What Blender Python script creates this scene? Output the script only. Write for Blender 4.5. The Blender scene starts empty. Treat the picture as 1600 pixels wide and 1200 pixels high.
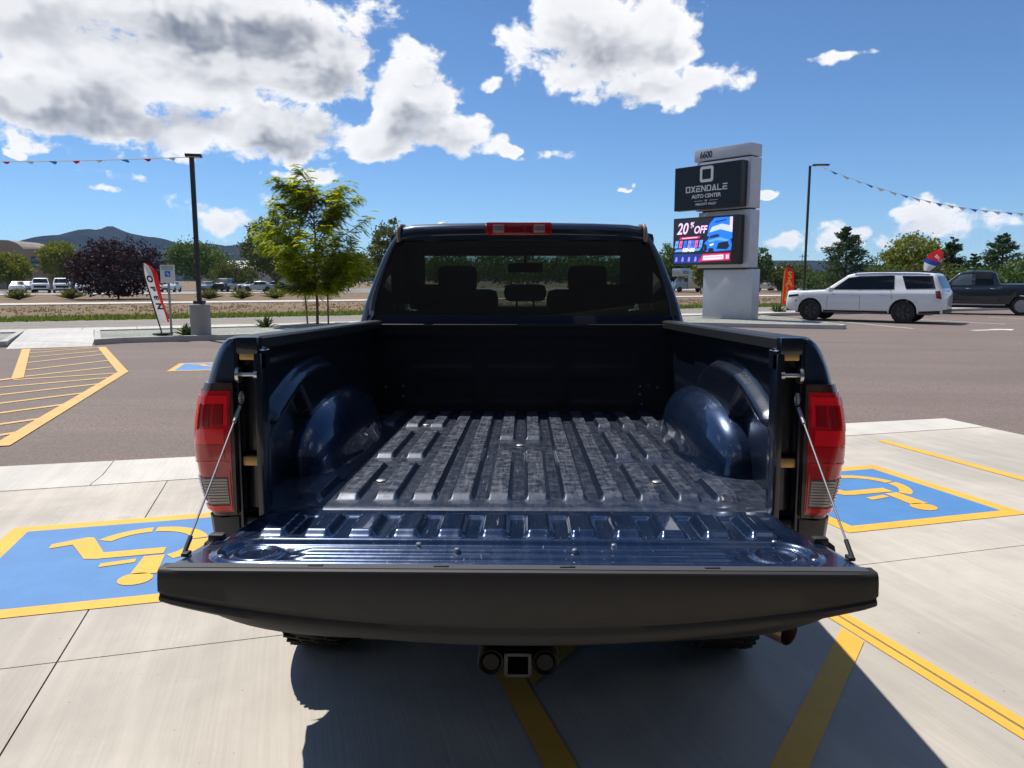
import bpy, bmesh, math, random
import numpy as np
from math import radians, sin, cos, pi, sqrt, exp, hypot, atan2
from mathutils import Vector, Matrix
random.seed(7); rng = np.random.default_rng(7)
SC = bpy.context.scene
COL = SC.collection
USE_HAZE = True

# ------------------------------------------------------------------ camera
cam_d = bpy.data.cameras.new('camera'); cam = bpy.data.objects.new('camera', cam_d); COL.objects.link(cam)
cam_d.sensor_width = 36; cam_d.lens = 27.0; cam_d.clip_start = 0.05; cam_d.clip_end = 20000
cam.location = (0, 0, 1.59)
cam.rotation_euler = (radians(90 - 7.69), 0, radians(1.0))
SC.camera = cam
# ------------------------------------------------------------------ light and exposure
SUN_EL, SUN_AZ = radians(61), radians(-40.6)          # azimuth clockwise from +Y
sd = bpy.data.lights.new('sun', 'SUN'); sd.energy = 4.9; sd.angle = radians(0.53); sd.color = (1.0, 0.955, 0.89)
sun = bpy.data.objects.new('sun', sd); COL.objects.link(sun)
sdir = Vector((sin(SUN_AZ)*cos(SUN_EL), cos(SUN_AZ)*cos(SUN_EL), sin(SUN_EL)))
sun.rotation_euler = sdir.to_track_quat('Z', 'Y').to_euler()
sun.location = (-20, 20, 40)
SC.view_settings.view_transform = 'Standard'; SC.view_settings.look = 'None'
SC.view_settings.exposure = 0.15; SC.view_settings.gamma = 1.0; SC.view_settings.use_curve_mapping = False
SC.render.engine = 'CYCLES'
SC.cycles.use_denoising = True
SC.cycles.max_bounces = 8; SC.cycles.diffuse_bounces = 3; SC.cycles.glossy_bounces = 4
SC.cycles.transparent_max_bounces = 16; SC.cycles.transmission_bounces = 4; SC.cycles.volume_bounces = 0
SC.cycles.caustics_reflective = False; SC.cycles.caustics_refractive = False
SC.cycles.sample_clamp_indirect = 6.0

# ------------------------------------------------------------------ node helpers
class NB:
    def __init__(s, tree): s.t = tree; s.n = tree.nodes; s.l = tree.links
    def new(s, typ, **kw):
        nd = s.n.new(typ)
        for k, v in kw.items(): setattr(nd, k, v)
        return nd
    def set(s, sock, v):
        if isinstance(v, bpy.types.NodeSocket): s.l.new(v, sock)
        elif isinstance(v, (tuple, list)) and len(v) == 3 and sock.type == 'RGBA': sock.default_value = (*v, 1)
        else: sock.default_value = v
    def math(s, op, a, b=None, c=None, clamp=False):
        nd = s.new('ShaderNodeMath', operation=op, use_clamp=clamp)
        s.set(nd.inputs[0], a)
        if b is not None: s.set(nd.inputs[1], b)
        if c is not None: s.set(nd.inputs[2], c)
        return nd.outputs[0]
    def maprange(s, v, a, b, c=0.0, d=1.0, smooth=True):
        nd = s.new('ShaderNodeMapRange', interpolation_type='SMOOTHSTEP' if smooth else 'LINEAR')
        for i, x in enumerate((v, a, b, c, d)): s.set(nd.inputs[i], x)
        return nd.outputs[0]
    def mix(s, fac, a, b, blend='MIX'):
        nd = s.new('ShaderNodeMix', data_type='RGBA', blend_type=blend)
        s.set(nd.inputs[0], fac); s.set(nd.inputs[6], a); s.set(nd.inputs[7], b)
        return nd.outputs[2]
    def noise(s, vec, scale, detail=5, rough=0.55, dist=0.0, col=False):
        nd = s.new('ShaderNodeTexNoise')
        if vec is not None: s.l.new(vec, nd.inputs['Vector'])
        nd.inputs['Scale'].default_value = scale; nd.inputs['Detail'].default_value = detail
        nd.inputs['Roughness'].default_value = rough; nd.inputs['Distortion'].default_value = dist
        return nd.outputs[1 if col else 0]
    def mapping(s, vec, scale=(1, 1, 1), rot=(0, 0, 0), loc=(0, 0, 0)):
        nd = s.new('ShaderNodeMapping')
        s.l.new(vec, nd.inputs[0]); nd.inputs['Location'].default_value = loc
        nd.inputs['Rotation'].default_value = rot; nd.inputs['Scale'].default_value = scale
        return nd.outputs[0]

# ------------------------------------------------------------------ world: daylight sky with cumulus clouds
world = bpy.data.worlds.new('World'); SC.world = world; world.use_nodes = True
def build_world():
    w = NB(world.node_tree); w.n.clear()
    sky = w.new('ShaderNodeTexSky', sky_type='NISHITA', sun_disc=False)
    sky.sun_elevation = SUN_EL; sky.sun_rotation = SUN_AZ
    sky.altitude = 1600; sky.air_density = 0.9; sky.dust_density = 0.0; sky.ozone_density = 3.0
    # cumulus as (azimuth, elevation, half width, half height) in radians
    blobs = CLOUDS
    tc = w.new('ShaderNodeTexCoord'); sp = w.new('ShaderNodeSeparateXYZ'); w.l.new(tc.outputs['Generated'], sp.inputs[0])
    az = w.math('ARCTAN2', sp.outputs[0], sp.outputs[1]); el = w.math('ARCSINE', sp.outputs[2])
    cb = w.new('ShaderNodeCombineXYZ'); w.l.new(az, cb.inputs[0]); w.l.new(el, cb.inputs[1])
    def n2d(vec, scale, detail, rough, dist=0.0, col=False):
        o = w.noise(vec, scale, detail, rough, dist, col); o.node.noise_dimensions = '2D'; return o
    def vma(a, m_, c_):
        v = w.new('ShaderNodeVectorMath', operation='MULTIPLY_ADD'); w.l.new(a, v.inputs[0]); v.inputs[1].default_value = m_
        if isinstance(c_, tuple): v.inputs[2].default_value = c_
        else: w.l.new(c_, v.inputs[2])
        return v.outputs[0]
    warp = n2d(vma(cb.outputs[0], (1, 1.3, 1), (0, 0, 0)), 14.0, 3, 0.6, 0, True)
    P0 = vma(warp, (0.064, 0.042, 0), vma(cb.outputs[0], (1, 1, 0), (-0.032, -0.021, 0)))
    def mass(P, bl):
        m = None
        for (a0, e0, ra, re) in bl:
            k = min(1.0, max(0.50, re/0.040)); q = sqrt(k)
            v = vma(P, (q/ra, q/re, 0), (-q*a0/ra, -q*e0/re, 0))
            dt = w.new('ShaderNodeVectorMath', operation='DOT_PRODUCT'); w.l.new(v, dt.inputs[0]); w.l.new(v, dt.inputs[1])
            r = w.math('SUBTRACT', k, dt.outputs['Value'])
            m = r if m is None else w.math('SMOOTH_MAX', m, r, 0.25)
        return m
    def fine(off, detail):
        return n2d(vma(cb.outputs[0], (1, 1.35, 0), off), 13.0, detail, 0.61, 0.12)
    # scattered cumulus over the rest of the sky
    far = w.math('MAXIMUM', w.maprange(w.math('ABSOLUTE', az), 0.66, 0.85), w.maprange(el, 0.40, 0.55))
    gen = w.math('MULTIPLY_ADD', w.math('SUBTRACT', w.noise(tc.outputs['Generated'], 2.6, 2, 0.5), 0.56), 7.0, -0.1)
    gen = w.math('SUBTRACT', gen, w.maprange(el, 0.02, -0.05, 0, 3))
    gen = w.math('MULTIPLY_ADD', w.math('SUBTRACT', 1.0, far), -6.0, gen)
    M0 = w.math('MAXIMUM', w.math('MAXIMUM', mass(P0, blobs), -4.0), gen)
    sh = (-0.014, 0.026, 0)                                  # towards the sun in (azimuth, elevation)
    M1 = mass(vma(P0, (1, 1, 0), sh), [c for c in blobs if c[3] > 0.016])
    nz0 = fine((0, 0, 0), 9); nz1 = fine((sh[0], sh[1]*1.35, 0), 3); nzs = fine((0, 0, 0), 3)
    D0 = w.math('MULTIPLY_ADD', w.math('SUBTRACT', nz0, 0.5), 2.9, w.math('MINIMUM', M0, 1.15))
    alpha = w.maprange(D0, 0.0, 0.44)
    lit = w.maprange(w.math('MULTIPLY_ADD', w.math('SUBTRACT', nzs, nz1), 2.6, w.math('MULTIPLY', w.math('SUBTRACT', w.math('MAXIMUM', M0, -0.3), w.math('MAXIMUM', M1, -0.3)), 0.9)), -0.50, 0.62)
    Ds = w.math('MULTIPLY_ADD', w.math('SUBTRACT', nzs, 0.5), 2.9, w.math('MINIMUM', M0, 0.98)); thick = w.maprange(Ds, 0.20, 1.45)
    core = w.maprange(M0, 0.0, 0.95)
    low = n2d(vma(cb.outputs[0], (1, 2.2, 0), (3.1, 1.7, 0)), 5.0, 3, 0.5, 0.2)
    gb = w.maprange(w.math('MULTIPLY_ADD', w.math('SUBTRACT', nzs, 0.5), 0.9, mass(P0, CLOUD_GREY)), -0.35, 0.85)
    base = w.math('MULTIPLY', core, w.math('MAXIMUM', w.math('MULTIPLY', w.maprange(low, 0.30, 0.66), 0.5), gb))
    dark = w.math('MULTIPLY_ADD', base, 0.86, w.math('MULTIPLY', thick, 0.36))
    shade = w.math('MULTIPLY', dark, w.maprange(lit, 0.0, 1.0, 1.08, 0.30, False))
    ccol = w.mix(w.maprange(shade, 0.0, 1.30, 0, 1, False), (1.04, 1.04, 1.05), (0.14, 0.17, 0.24))
    b1 = w.new('ShaderNodeBackground'); w.l.new(w.mix(1.0, sky.outputs[0], (0.74, 0.94, 1.10), 'MULTIPLY'), b1.inputs[0]); b1.inputs[1].default_value = 0.10
    b2 = w.new('ShaderNodeBackground'); w.l.new(ccol, b2.inputs[0]); b2.inputs[1].default_value = 0.92
    mx = w.new('ShaderNodeMixShader'); w.l.new(w.math('MULTIPLY', alpha, 0.97), mx.inputs[0])
    w.l.new(b1.outputs[0], mx.inputs[1]); w.l.new(b2.outputs[0], mx.inputs[2])
    out = w.new('ShaderNodeOutputWorld'); w.l.new(mx.outputs[0], out.inputs[0])
    world.cycles.sampling_method = 'MANUAL'; world.cycles.sample_map_resolution = 1024
CLOUDS = [(-0.3778, 0.2002, 0.0942, 0.031), (-0.5393, 0.2082, 0.1558, 0.0687), (-0.3959, 0.2495, 0.167, 0.0711), (-0.2741, 0.2593, 0.095, 0.0668), (-0.4731, 0.1789, 0.1741, 0.0368), (-0.3068, 0.1799, 0.0947, 0.0392), (-0.3724, 0.3039, 0.2062, 0.05), (-0.5461, 0.2752, 0.1125, 0.0474), (-0.2049, 0.3041, 0.023, 0.0199), (-0.1369, 0.223, 0.0571, 0.0533), (-0.1059, 0.1718, 0.0804, 0.0284), (-0.1694, 0.1743, 0.0555, 0.0333), (-0.0454, 0.2426, 0.0192, 0.0086), (-0.144, 0.2656, 0.0314, 0.0174), (0.0774, 0.2874, 0.0947, 0.0571), (0.1473, 0.2918, 0.0722, 0.0532), (0.1411, 0.229, 0.0994, 0.0256), (0.2252, 0.2337, 0.0519, 0.0182), (0.0621, 0.2527, 0.0551, 0.0282), (0.3611, 0.2482, 0.0365, 0.0086), (0.0431, 0.1585, 0.0353, 0.0084), (0.4646, 0.0659, 0.039, 0.024), (0.5148, 0.06, 0.0391, 0.0193), (0.4364, 0.0481, 0.0261, 0.0116), (0.3182, 0.0414, 0.0304, 0.0129), (0.3715, 0.051, 0.0305, 0.0163), (0.4892, 0.0762, 0.0155, 0.0097), (-0.3733, 0.0757, 0.0646, 0.0223), (-0.4927, 0.1222, 0.0273, 0.0083), (-0.4922, 0.1007, 0.0208, 0.007), (-0.5585, 0.1469, 0.0376, 0.0112), (-0.2638, 0.1264, 0.0463, 0.0098), (-0.0134, 0.1649, 0.0113, 0.0076), (0.1278, 0.1158, 0.0072, 0.0031), (0.2957, 0.1039, 0.0103, 0.0052), (-0.5771, 0.1316, 0.0105, 0.0039), (0.392, 0.058, 0.0164, 0.0103), (-0.34, 0.0916, 0.0222, 0.012)]
CLOUD_GREY = [(-0.3177, 0.2663, 0.1739, 0.0411), (-0.2218, 0.2484, 0.054, 0.0515), (-0.4473, 0.1742, 0.2469, 0.0286), (-0.2924, 0.1698, 0.0917, 0.0347), (-0.5344, 0.1928, 0.1088, 0.0219), (-0.1137, 0.1867, 0.0681, 0.0405), (0.117, 0.2618, 0.0923, 0.0237), (0.1412, 0.2233, 0.092, 0.0129), (0.4658, 0.0474, 0.0316, 0.0071), (-0.3774, 0.0651, 0.0437, 0.0075)]
build_world()
# ------------------------------------------------------------------ object helpers
def tag(o, label=None, cat=None, group=None, kind=None):
    if label: o['label'] = label
    if cat: o['category'] = cat
    if group: o['group'] = group
    if kind: o['kind'] = kind
    return o
def link(name, me, mat=None, parent=None):
    o = bpy.data.objects.new(name, me); COL.objects.link(o)
    if mat is not None:
        for m_ in (mat if isinstance(mat, (list, tuple)) else [mat]): me.materials.append(m_)
    if parent is not None: o.parent = parent
    return o
def empty(name, loc=(0, 0, 0), rz=0.0, **kw):
    o = bpy.data.objects.new(name, None); COL.objects.link(o); o.location = loc; o.rotation_euler = (0, 0, rz)
    o.empty_display_size = 0.2
    return tag(o, **kw)
def smooth_by_angle(me, deg=35):
    me.polygons.foreach_set('use_smooth', [True]*len(me.polygons))
    try: me.set_sharp_from_angle(angle=radians(deg))
    except Exception: pass
class MB:
    """collects shapes, builds ONE mesh object"""
    def __init__(s, T=None): s.v = []; s.f = []; s.T = T
    def add(s, vs, fs):
        k = len(s.v); s.v += [tuple(s.T(v)) if s.T else tuple(v) for v in vs]
        s.f += [tuple(i + k for i in f) for f in fs]; return s
    def box(s, c, d, bev=0.0, rz=0.0):
        hx, hy, hz = d[0]/2, d[1]/2, d[2]/2
        if bev <= 0:
            vs = [(sx*hx, sy*hy, sz*hz) for sz in (-1, 1) for sy in (-1, 1) for sx in (-1, 1)]
            fs = [(0, 2, 3, 1), (4, 5, 7, 6), (0, 1, 5, 4), (2, 6, 7, 3), (0, 4, 6, 2), (1, 3, 7, 5)]
        else:
            b = min(bev, hx*.95, hy*.95, hz*.95); vs = []; fs = []
            bm = bmesh.new(); bmesh.ops.create_cube(bm, size=1.0)
            for v in bm.verts: v.co = Vector((v.co.x*d[0], v.co.y*d[1], v.co.z*d[2]))
            bmesh.ops.bevel(bm, geom=bm.edges[:], offset=b, segments=2, affect='EDGES', profile=0.6)
            bm.verts.index_update(); vs = [tuple(v.co) for v in bm.verts]; fs = [tuple(v.index for v in f.verts) for f in bm.faces]; bm.free()
        cr, sr = cos(rz), sin(rz)
        return s.add([(x*cr - y*sr + c[0], x*sr + y*cr + c[1], z + c[2]) for x, y, z in vs], fs)
    def tube(s, pts, r, n=10, cap=True):
        pts = [Vector(p) for p in pts]; rs = r if isinstance(r, (list, tuple)) else [r]*len(pts)
        vs = []; fs = []; prev = None
        for i, p in enumerate(pts):
            d = (pts[min(i+1, len(pts)-1)] - pts[max(i-1, 0)]).normalized()
            a = prev if prev is not None else (Vector((0, 0, 1)) if abs(d.z) < .9 else Vector((1, 0, 0)))
            x = d.cross(a).normalized(); y = x.cross(d).normalized(); prev = y
            for k in range(n):
                t = 2*pi*k/n; vs.append(tuple(p + (x*cos(t) + y*sin(t))*rs[i]))
        for i in range(len(pts)-1):
            for k in range(n):
                k2 = (k+1) % n; fs.append((i*n+k, (i+1)*n+k, (i+1)*n+k2, i*n+k2))
        if cap: fs.append(tuple(range(n))); fs.append(tuple((len(pts)-1)*n+k for k in range(n-1, -1, -1)))
        return s.add(vs, fs)
    def prism(s, poly, z0, z1):
        n = len(poly); a = sum(poly[i][0]*poly[(i+1) % n][1] - poly[(i+1) % n][0]*poly[i][1] for i in range(n))
        if a < 0: poly = poly[::-1]
        vs = [(x, y, z0) for x, y in poly] + [(x, y, z1) for x, y in poly]
        fs = [tuple(range(n-1, -1, -1)), tuple(range(n, 2*n))] + [(i, (i+1) % n, (i+1) % n + n, i + n) for i in range(n)]
        return s.add(vs, fs)
    def flat(s, poly, z):
        n = len(poly); a = sum(poly[i][0]*poly[(i+1) % n][1] - poly[(i+1) % n][0]*poly[i][1] for i in range(n))
        if a < 0: poly = poly[::-1]
        return s.add([(x, y, z) for x, y in poly], [tuple(range(n))])
    def grid(s, rows, close=False, flip=False):
        nr, nc = len(rows), len(rows[0]); vs = [p for r in rows for p in r]; fs = []
        for i in range(nr-1):
            for j in range(nc - (0 if close else 1)):
                j2 = (j+1) % nc; q = (i*nc+j, i*nc+j2, (i+1)*nc+j2, (i+1)*nc+j); fs.append(q[::-1] if flip else q)
        return s.add(vs, fs)
    def cap(s, ring):
        return s.add(ring, [tuple(range(len(ring)))])
    def lathe(s, prof, c, axis='x', n=24, a0=0.0, a1=2*pi):
        rows = []
        full = abs(a1 - a0 - 2*pi) < 1e-6
        for k in range(n if full else n+1):
            t = a0 + (a1-a0)*k/n
            rows.append([{'x': (c[0]+h, c[1]+r*cos(t), c[2]+r*sin(t)), 'z': (c[0]+r*cos(t), c[1]+r*sin(t), c[2]+h),
                          'y': (c[0]+r*cos(t), c[1]+h, c[2]+r*sin(t))}[axis] for r, h in prof])
        if full: rows.append(rows[0])
        return s.grid(rows)
    def build(s, name, mat, parent=None, smooth=None, solid=0.0):
        me = bpy.data.meshes.new(name); me.from_pydata(s.v, [], s.f); me.validate(); me.update()
        if smooth is not None:
            bm = bmesh.new(); bm.from_mesh(me); bmesh.ops.remove_doubles(bm, verts=bm.verts, dist=1e-5)
            bmesh.ops.recalc_face_normals(bm, faces=bm.faces); bm.to_mesh(me); bm.free(); smooth_by_angle(me, smooth)
        return link(name, me, mat, parent)
def copy_tree(o, parent=None):
    c = o.copy(); COL.objects.link(c); c.parent = parent
    for ch in list(o.children): copy_tree(ch, c)
    return c
def lerp(a, b, t): return a + (b-a)*t
def interp(pts, x):
    if x <= pts[0][0]: return pts[0][1]
    for (x0, y0), (x1, y1) in zip(pts, pts[1:]):
        if x <= x1: return y0 + (y1-y0)*(x-x0)/(x1-x0)
    return pts[-1][1]
def sstep(a, b, x):
    t = min(1, max(0, (x-a)/(b-a))); return t*t*(3-2*t)

# ------------------------------------------------------------------ materials
def principled(name):
    m = bpy.data.materials.new(name); m.use_nodes = True; b = NB(m.node_tree); p = m.node_tree.nodes['Principled BSDF']; return m, b, p
def M_plain(name, col, rough=0.5, metal=0.0, coat=0.0, spec=0.5, var=0.0, vscale=8.0, bump=0.0, bscale=60.0, emit=0.0, coatr=0.03):
    m, b, p = principled(name)
    tc = b.new('ShaderNodeTexCoord').outputs['Object']
    if var > 0:
        n = b.noise(tc, vscale, 5, 0.6)
        f = b.maprange(n, 0.3, 0.7)
        b.l.new(b.mix(f, tuple(c*(1-var) for c in col), tuple(min(1, c*(1+var)) for c in col)), p.inputs['Base Color'])
    else: b.set(p.inputs['Base Color'], col)
    b.set(p.inputs['Roughness'], rough); b.set(p.inputs['Metallic'], metal); b.set(p.inputs['Coat Weight'], coat); b.set(p.inputs['Coat Roughness'], coatr)
    b.set(p.inputs['Specular IOR Level'], spec)
    if bump > 0:
        bn = b.new('ShaderNodeBump'); b.l.new(b.noise(tc, bscale, 4, 0.6), bn.inputs['Height']); bn.inputs['Strength'].default_value = bump
        bn.inputs['Distance'].default_value = 0.02; b.l.new(bn.outputs[0], p.inputs['Normal'])
    if emit > 0: b.set(p.inputs['Emission Color'], col); b.set(p.inputs['Emission Strength'], emit)
    return m
LOT = radians(17.0); ROAD = radians(27.0)
def M_concrete(name, col, streak=True, rot=LOT, dark=0.75):
    m, b, p = principled(name); tc = b.new('ShaderNodeTexCoord').outputs['Object']
    big = b.maprange(b.noise(tc, 0.55, 6, 0.62, 0.4), 0.32, 0.70)
    c = b.mix(big, tuple(x*dark for x in col), col)
    mid = b.maprange(b.noise(tc, 4.0, 6, 0.65), 0.35, 0.75)
    c = b.mix(b.math('MULTIPLY', mid, 0.26), c, tuple(x*0.60 for x in col))
    oil = b.math('MULTIPLY', b.maprange(b.noise(tc, 1.7, 4, 0.6, 0.8), 0.62, 0.78), b.maprange(b.noise(tc, 9.0, 4, 0.6), 0.35, 0.65))
    c = b.mix(b.math('MULTIPLY', oil, 0.45), c, tuple(x*0.42 for x in col))
    if streak:
        mp = b.mapping(tc, (1, 1, 1), (0, 0, -rot)); mp = b.mapping(mp, (75, 1.3, 1))
        st = b.noise(mp, 1.0, 4, 0.6)
        c = b.mix(b.math('MULTIPLY', b.maprange(st, 0.40, 0.66), 0.26), c, tuple(x*0.60 for x in col))
        mp2 = b.mapping(b.mapping(tc, (1, 1, 1), (0, 0, -rot)), (7, 0.35, 1))
        c = b.mix(b.math('MULTIPLY', b.maprange(b.noise(mp2, 1.0, 5, 0.6), 0.42, 0.7), 0.20), c, tuple(min(1, x*1.22) for x in col))
        bn = b.new('ShaderNodeBump'); b.l.new(st, bn.inputs['Height']); bn.inputs['Strength'].default_value = 0.35; bn.inputs['Distance'].default_value = 0.003
        b.l.new(bn.outputs[0], p.inputs['Normal'])
    spk = b.noise(tc, 42, 2, 0.5)
    c = b.mix(b.maprange(spk, 0.70, 0.78, 0, 0.55), c, (0.06, 0.05, 0.045))
    b.l.new(c, p.inputs['Base Color']); b.set(p.inputs['Roughness'], 0.82); b.set(p.inputs['Specular IOR Level'], 0.35)
    return m
def M_asphalt(name, col):
    m, b, p = principled(name); tc = b.new('ShaderNodeTexCoord').outputs['Object']
    big = b.maprange(b.noise(b.mapping(tc, (0.25, 1, 1), (0, 0, -LOT)), 0.7, 6, 0.65, 0.6), 0.30, 0.72)
    c = b.mix(big, tuple(x*0.80 for x in col), tuple(x*1.10 for x in col))
    fine = b.noise(tc, 55, 3, 0.7)
    c = b.mix(b.maprange(fine, 0.38, 0.66), tuple(x*0.55 for x in col), c)
    mark = b.noise(b.mapping(tc, (0.5, 7, 1), (0, 0, -0.3)), 1.2, 4, 0.6, 0.8)
    c = b.mix(b.maprange(mark, 0.66, 0.76, 0, 0.5), c, tuple(x*0.45 for x in col))
    bn = b.new('ShaderNodeBump'); b.l.new(fine, bn.inputs['Height']); bn.inputs['Strength'].default_value = 0.5; bn.inputs['Distance'].default_value = 0.006
    b.l.new(bn.outputs[0], p.inputs['Normal'])
    b.l.new(c, p.inputs['Base Color']); b.set(p.inputs['Roughness'], 0.85); b.set(p.inputs['Specular IOR Level'], 0.3)
    return m
def M_paintmark(name, col, under, wear=0.35):
    m, b, p = principled(name); tc = b.new('ShaderNodeTexCoord').outputs['Object']
    c = b.mix(b.maprange(b.noise(tc, 3.5, 5, 0.6), 0.3, 0.75), tuple(x*0.88 for x in col), col)
    c = b.mix(b.maprange(b.noise(tc, 1.1, 6, 0.65, 0.6), 0.48, 0.74, 0, 0.38), c, tuple(x*0.55+0.04 for x in col))
    st = b.noise(b.mapping(b.mapping(tc, (1, 1, 1), (0, 0, -LOT)), (60, 1.6, 1)), 1.0, 4, 0.6)
    c = b.mix(b.maprange(st, 0.45, 0.75, 0, 0.25), c, tuple(x*0.75 for x in col))
    wr = b.noise(tc, 16, 6, 0.75)
    c = b.mix(b.maprange(wr, 0.63, 0.74, 0, wear), c, under)
    b.l.new(c, p.inputs['Base Color']); b.set(p.inputs['Roughness'], 0.65); b.set(p.inputs['Specular IOR Level'], 0.4)
    return m
def M_gravel(name, c1, c2, scale=22):
    m, b, p = principled(name); tc = b.new('ShaderNodeTexCoord').outputs['Object']
    vo = b.new('ShaderNodeTexVoronoi'); b.l.new(tc, vo.inputs['Vector']); vo.inputs['Scale'].default_value = scale
    sp_ = b.new('ShaderNodeSeparateColor'); b.l.new(vo.outputs['Color'], sp_.inputs[0])
    c = b.mix(sp_.outputs[0], c1, c2)
    c = b.mix(b.maprange(b.noise(tc, 0.6, 5, 0.6), 0.35, 0.7, 0, 0.5), c, tuple(x*0.75 for x in c1))
    bn = b.new('ShaderNodeBump'); b.l.new(vo.outputs['Distance'], bn.inputs['Height']); bn.inputs['Strength'].default_value = 0.9; bn.inputs['Distance'].default_value = 0.03; bn.invert = True
    b.l.new(bn.outputs[0], p.inputs['Normal']); b.l.new(c, p.inputs['Base Color']); b.set(p.inputs['Roughness'], 0.9)
    return m
def M_dirt(name, c1, c2, c3):
    m, b, p = principled(name); tc = b.new('ShaderNodeTexCoord').outputs['Object']
    c = b.mix(b.maprange(b.noise(tc, 0.12, 7, 0.65, 0.5), 0.35, 0.68), c1, c2)
    c = b.mix(b.maprange(b.noise(tc, 1.6, 6, 0.7), 0.48, 0.72, 0, 0.75), c, c3)
    bn = b.new('ShaderNodeBump'); b.l.new(b.noise(tc, 2.5, 6, 0.7), bn.inputs['Height']); bn.inputs['Strength'].default_value = 0.7; bn.inputs['Distance'].default_value = 0.12
    b.l.new(bn.outputs[0], p.inputs['Normal']); b.l.new(c, p.inputs['Base Color']); b.set(p.inputs['Roughness'], 0.95); b.set(p.inputs['Specular IOR Level'], 0.1)
    return m
def M_leaf(name, c1, c2, trans=0.35, tint=(1.5, 1.35, 0.55)):
    m = bpy.data.materials.new(name); m.use_nodes = True; b = NB(m.node_tree); b.n.clear()
    g = b.new('ShaderNodeNewGeometry'); c = b.mix(g.outputs['Random Per Island'], c1, c2)
    d = b.new('ShaderNodeBsdfDiffuse'); b.l.new(c, d.inputs[0]); t = b.new('ShaderNodeBsdfTranslucent')
    b.l.new(b.mix(1.0, c, tint, 'MULTIPLY'), t.inputs[0])
    mx = b.new('ShaderNodeMixShader'); mx.inputs[0].default_value = trans; b.l.new(d.outputs[0], mx.inputs[1]); b.l.new(t.outputs[0], mx.inputs[2])
    gl = b.new('ShaderNodeBsdfGlossy'); gl.inputs['Roughness'].default_value = 0.55; gl.inputs[0].default_value = (1, 1, 1, 1)
    m2 = b.new('ShaderNodeMixShader'); m2.inputs[0].default_value = 0.015; b.l.new(mx.outputs[0], m2.inputs[1]); b.l.new(gl.outputs[0], m2.inputs[2])
    o = b.new('ShaderNodeOutputMaterial'); b.l.new(m2.outputs[0], o.inputs[0]); return m
def M_glass(name, tint, refl=1.0):
    m = bpy.data.materials.new(name); m.use_nodes = True; b = NB(m.node_tree); b.n.clear()
    t = b.new('ShaderNodeBsdfTransparent'); t.inputs[0].default_value = (*tint, 1)
    g = b.new('ShaderNodeBsdfGlossy'); g.inputs['Roughness'].default_value = 0.01; g.inputs[0].default_value = (refl, refl, refl, 1)
    ge = b.new('ShaderNodeNewGeometry'); dp = b.new('ShaderNodeVectorMath', operation='DOT_PRODUCT'); b.l.new(ge.outputs['Normal'], dp.inputs[0]); b.l.new(ge.outputs['Incoming'], dp.inputs[1])
    fr = b.math('MULTIPLY_ADD', b.math('POWER', b.math('SUBTRACT', 1.0, b.math('ABSOLUTE', dp.outputs['Value']), clamp=True), 5.0), 0.93, 0.05)
    mx = b.new('ShaderNodeMixShader'); b.l.new(fr, mx.inputs[0]); b.l.new(t.outputs[0], mx.inputs[1]); b.l.new(g.outputs[0], mx.inputs[2])
    o = b.new('ShaderNodeOutputMaterial'); b.l.new(mx.outputs[0], o.inputs[0]); return m
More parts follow.
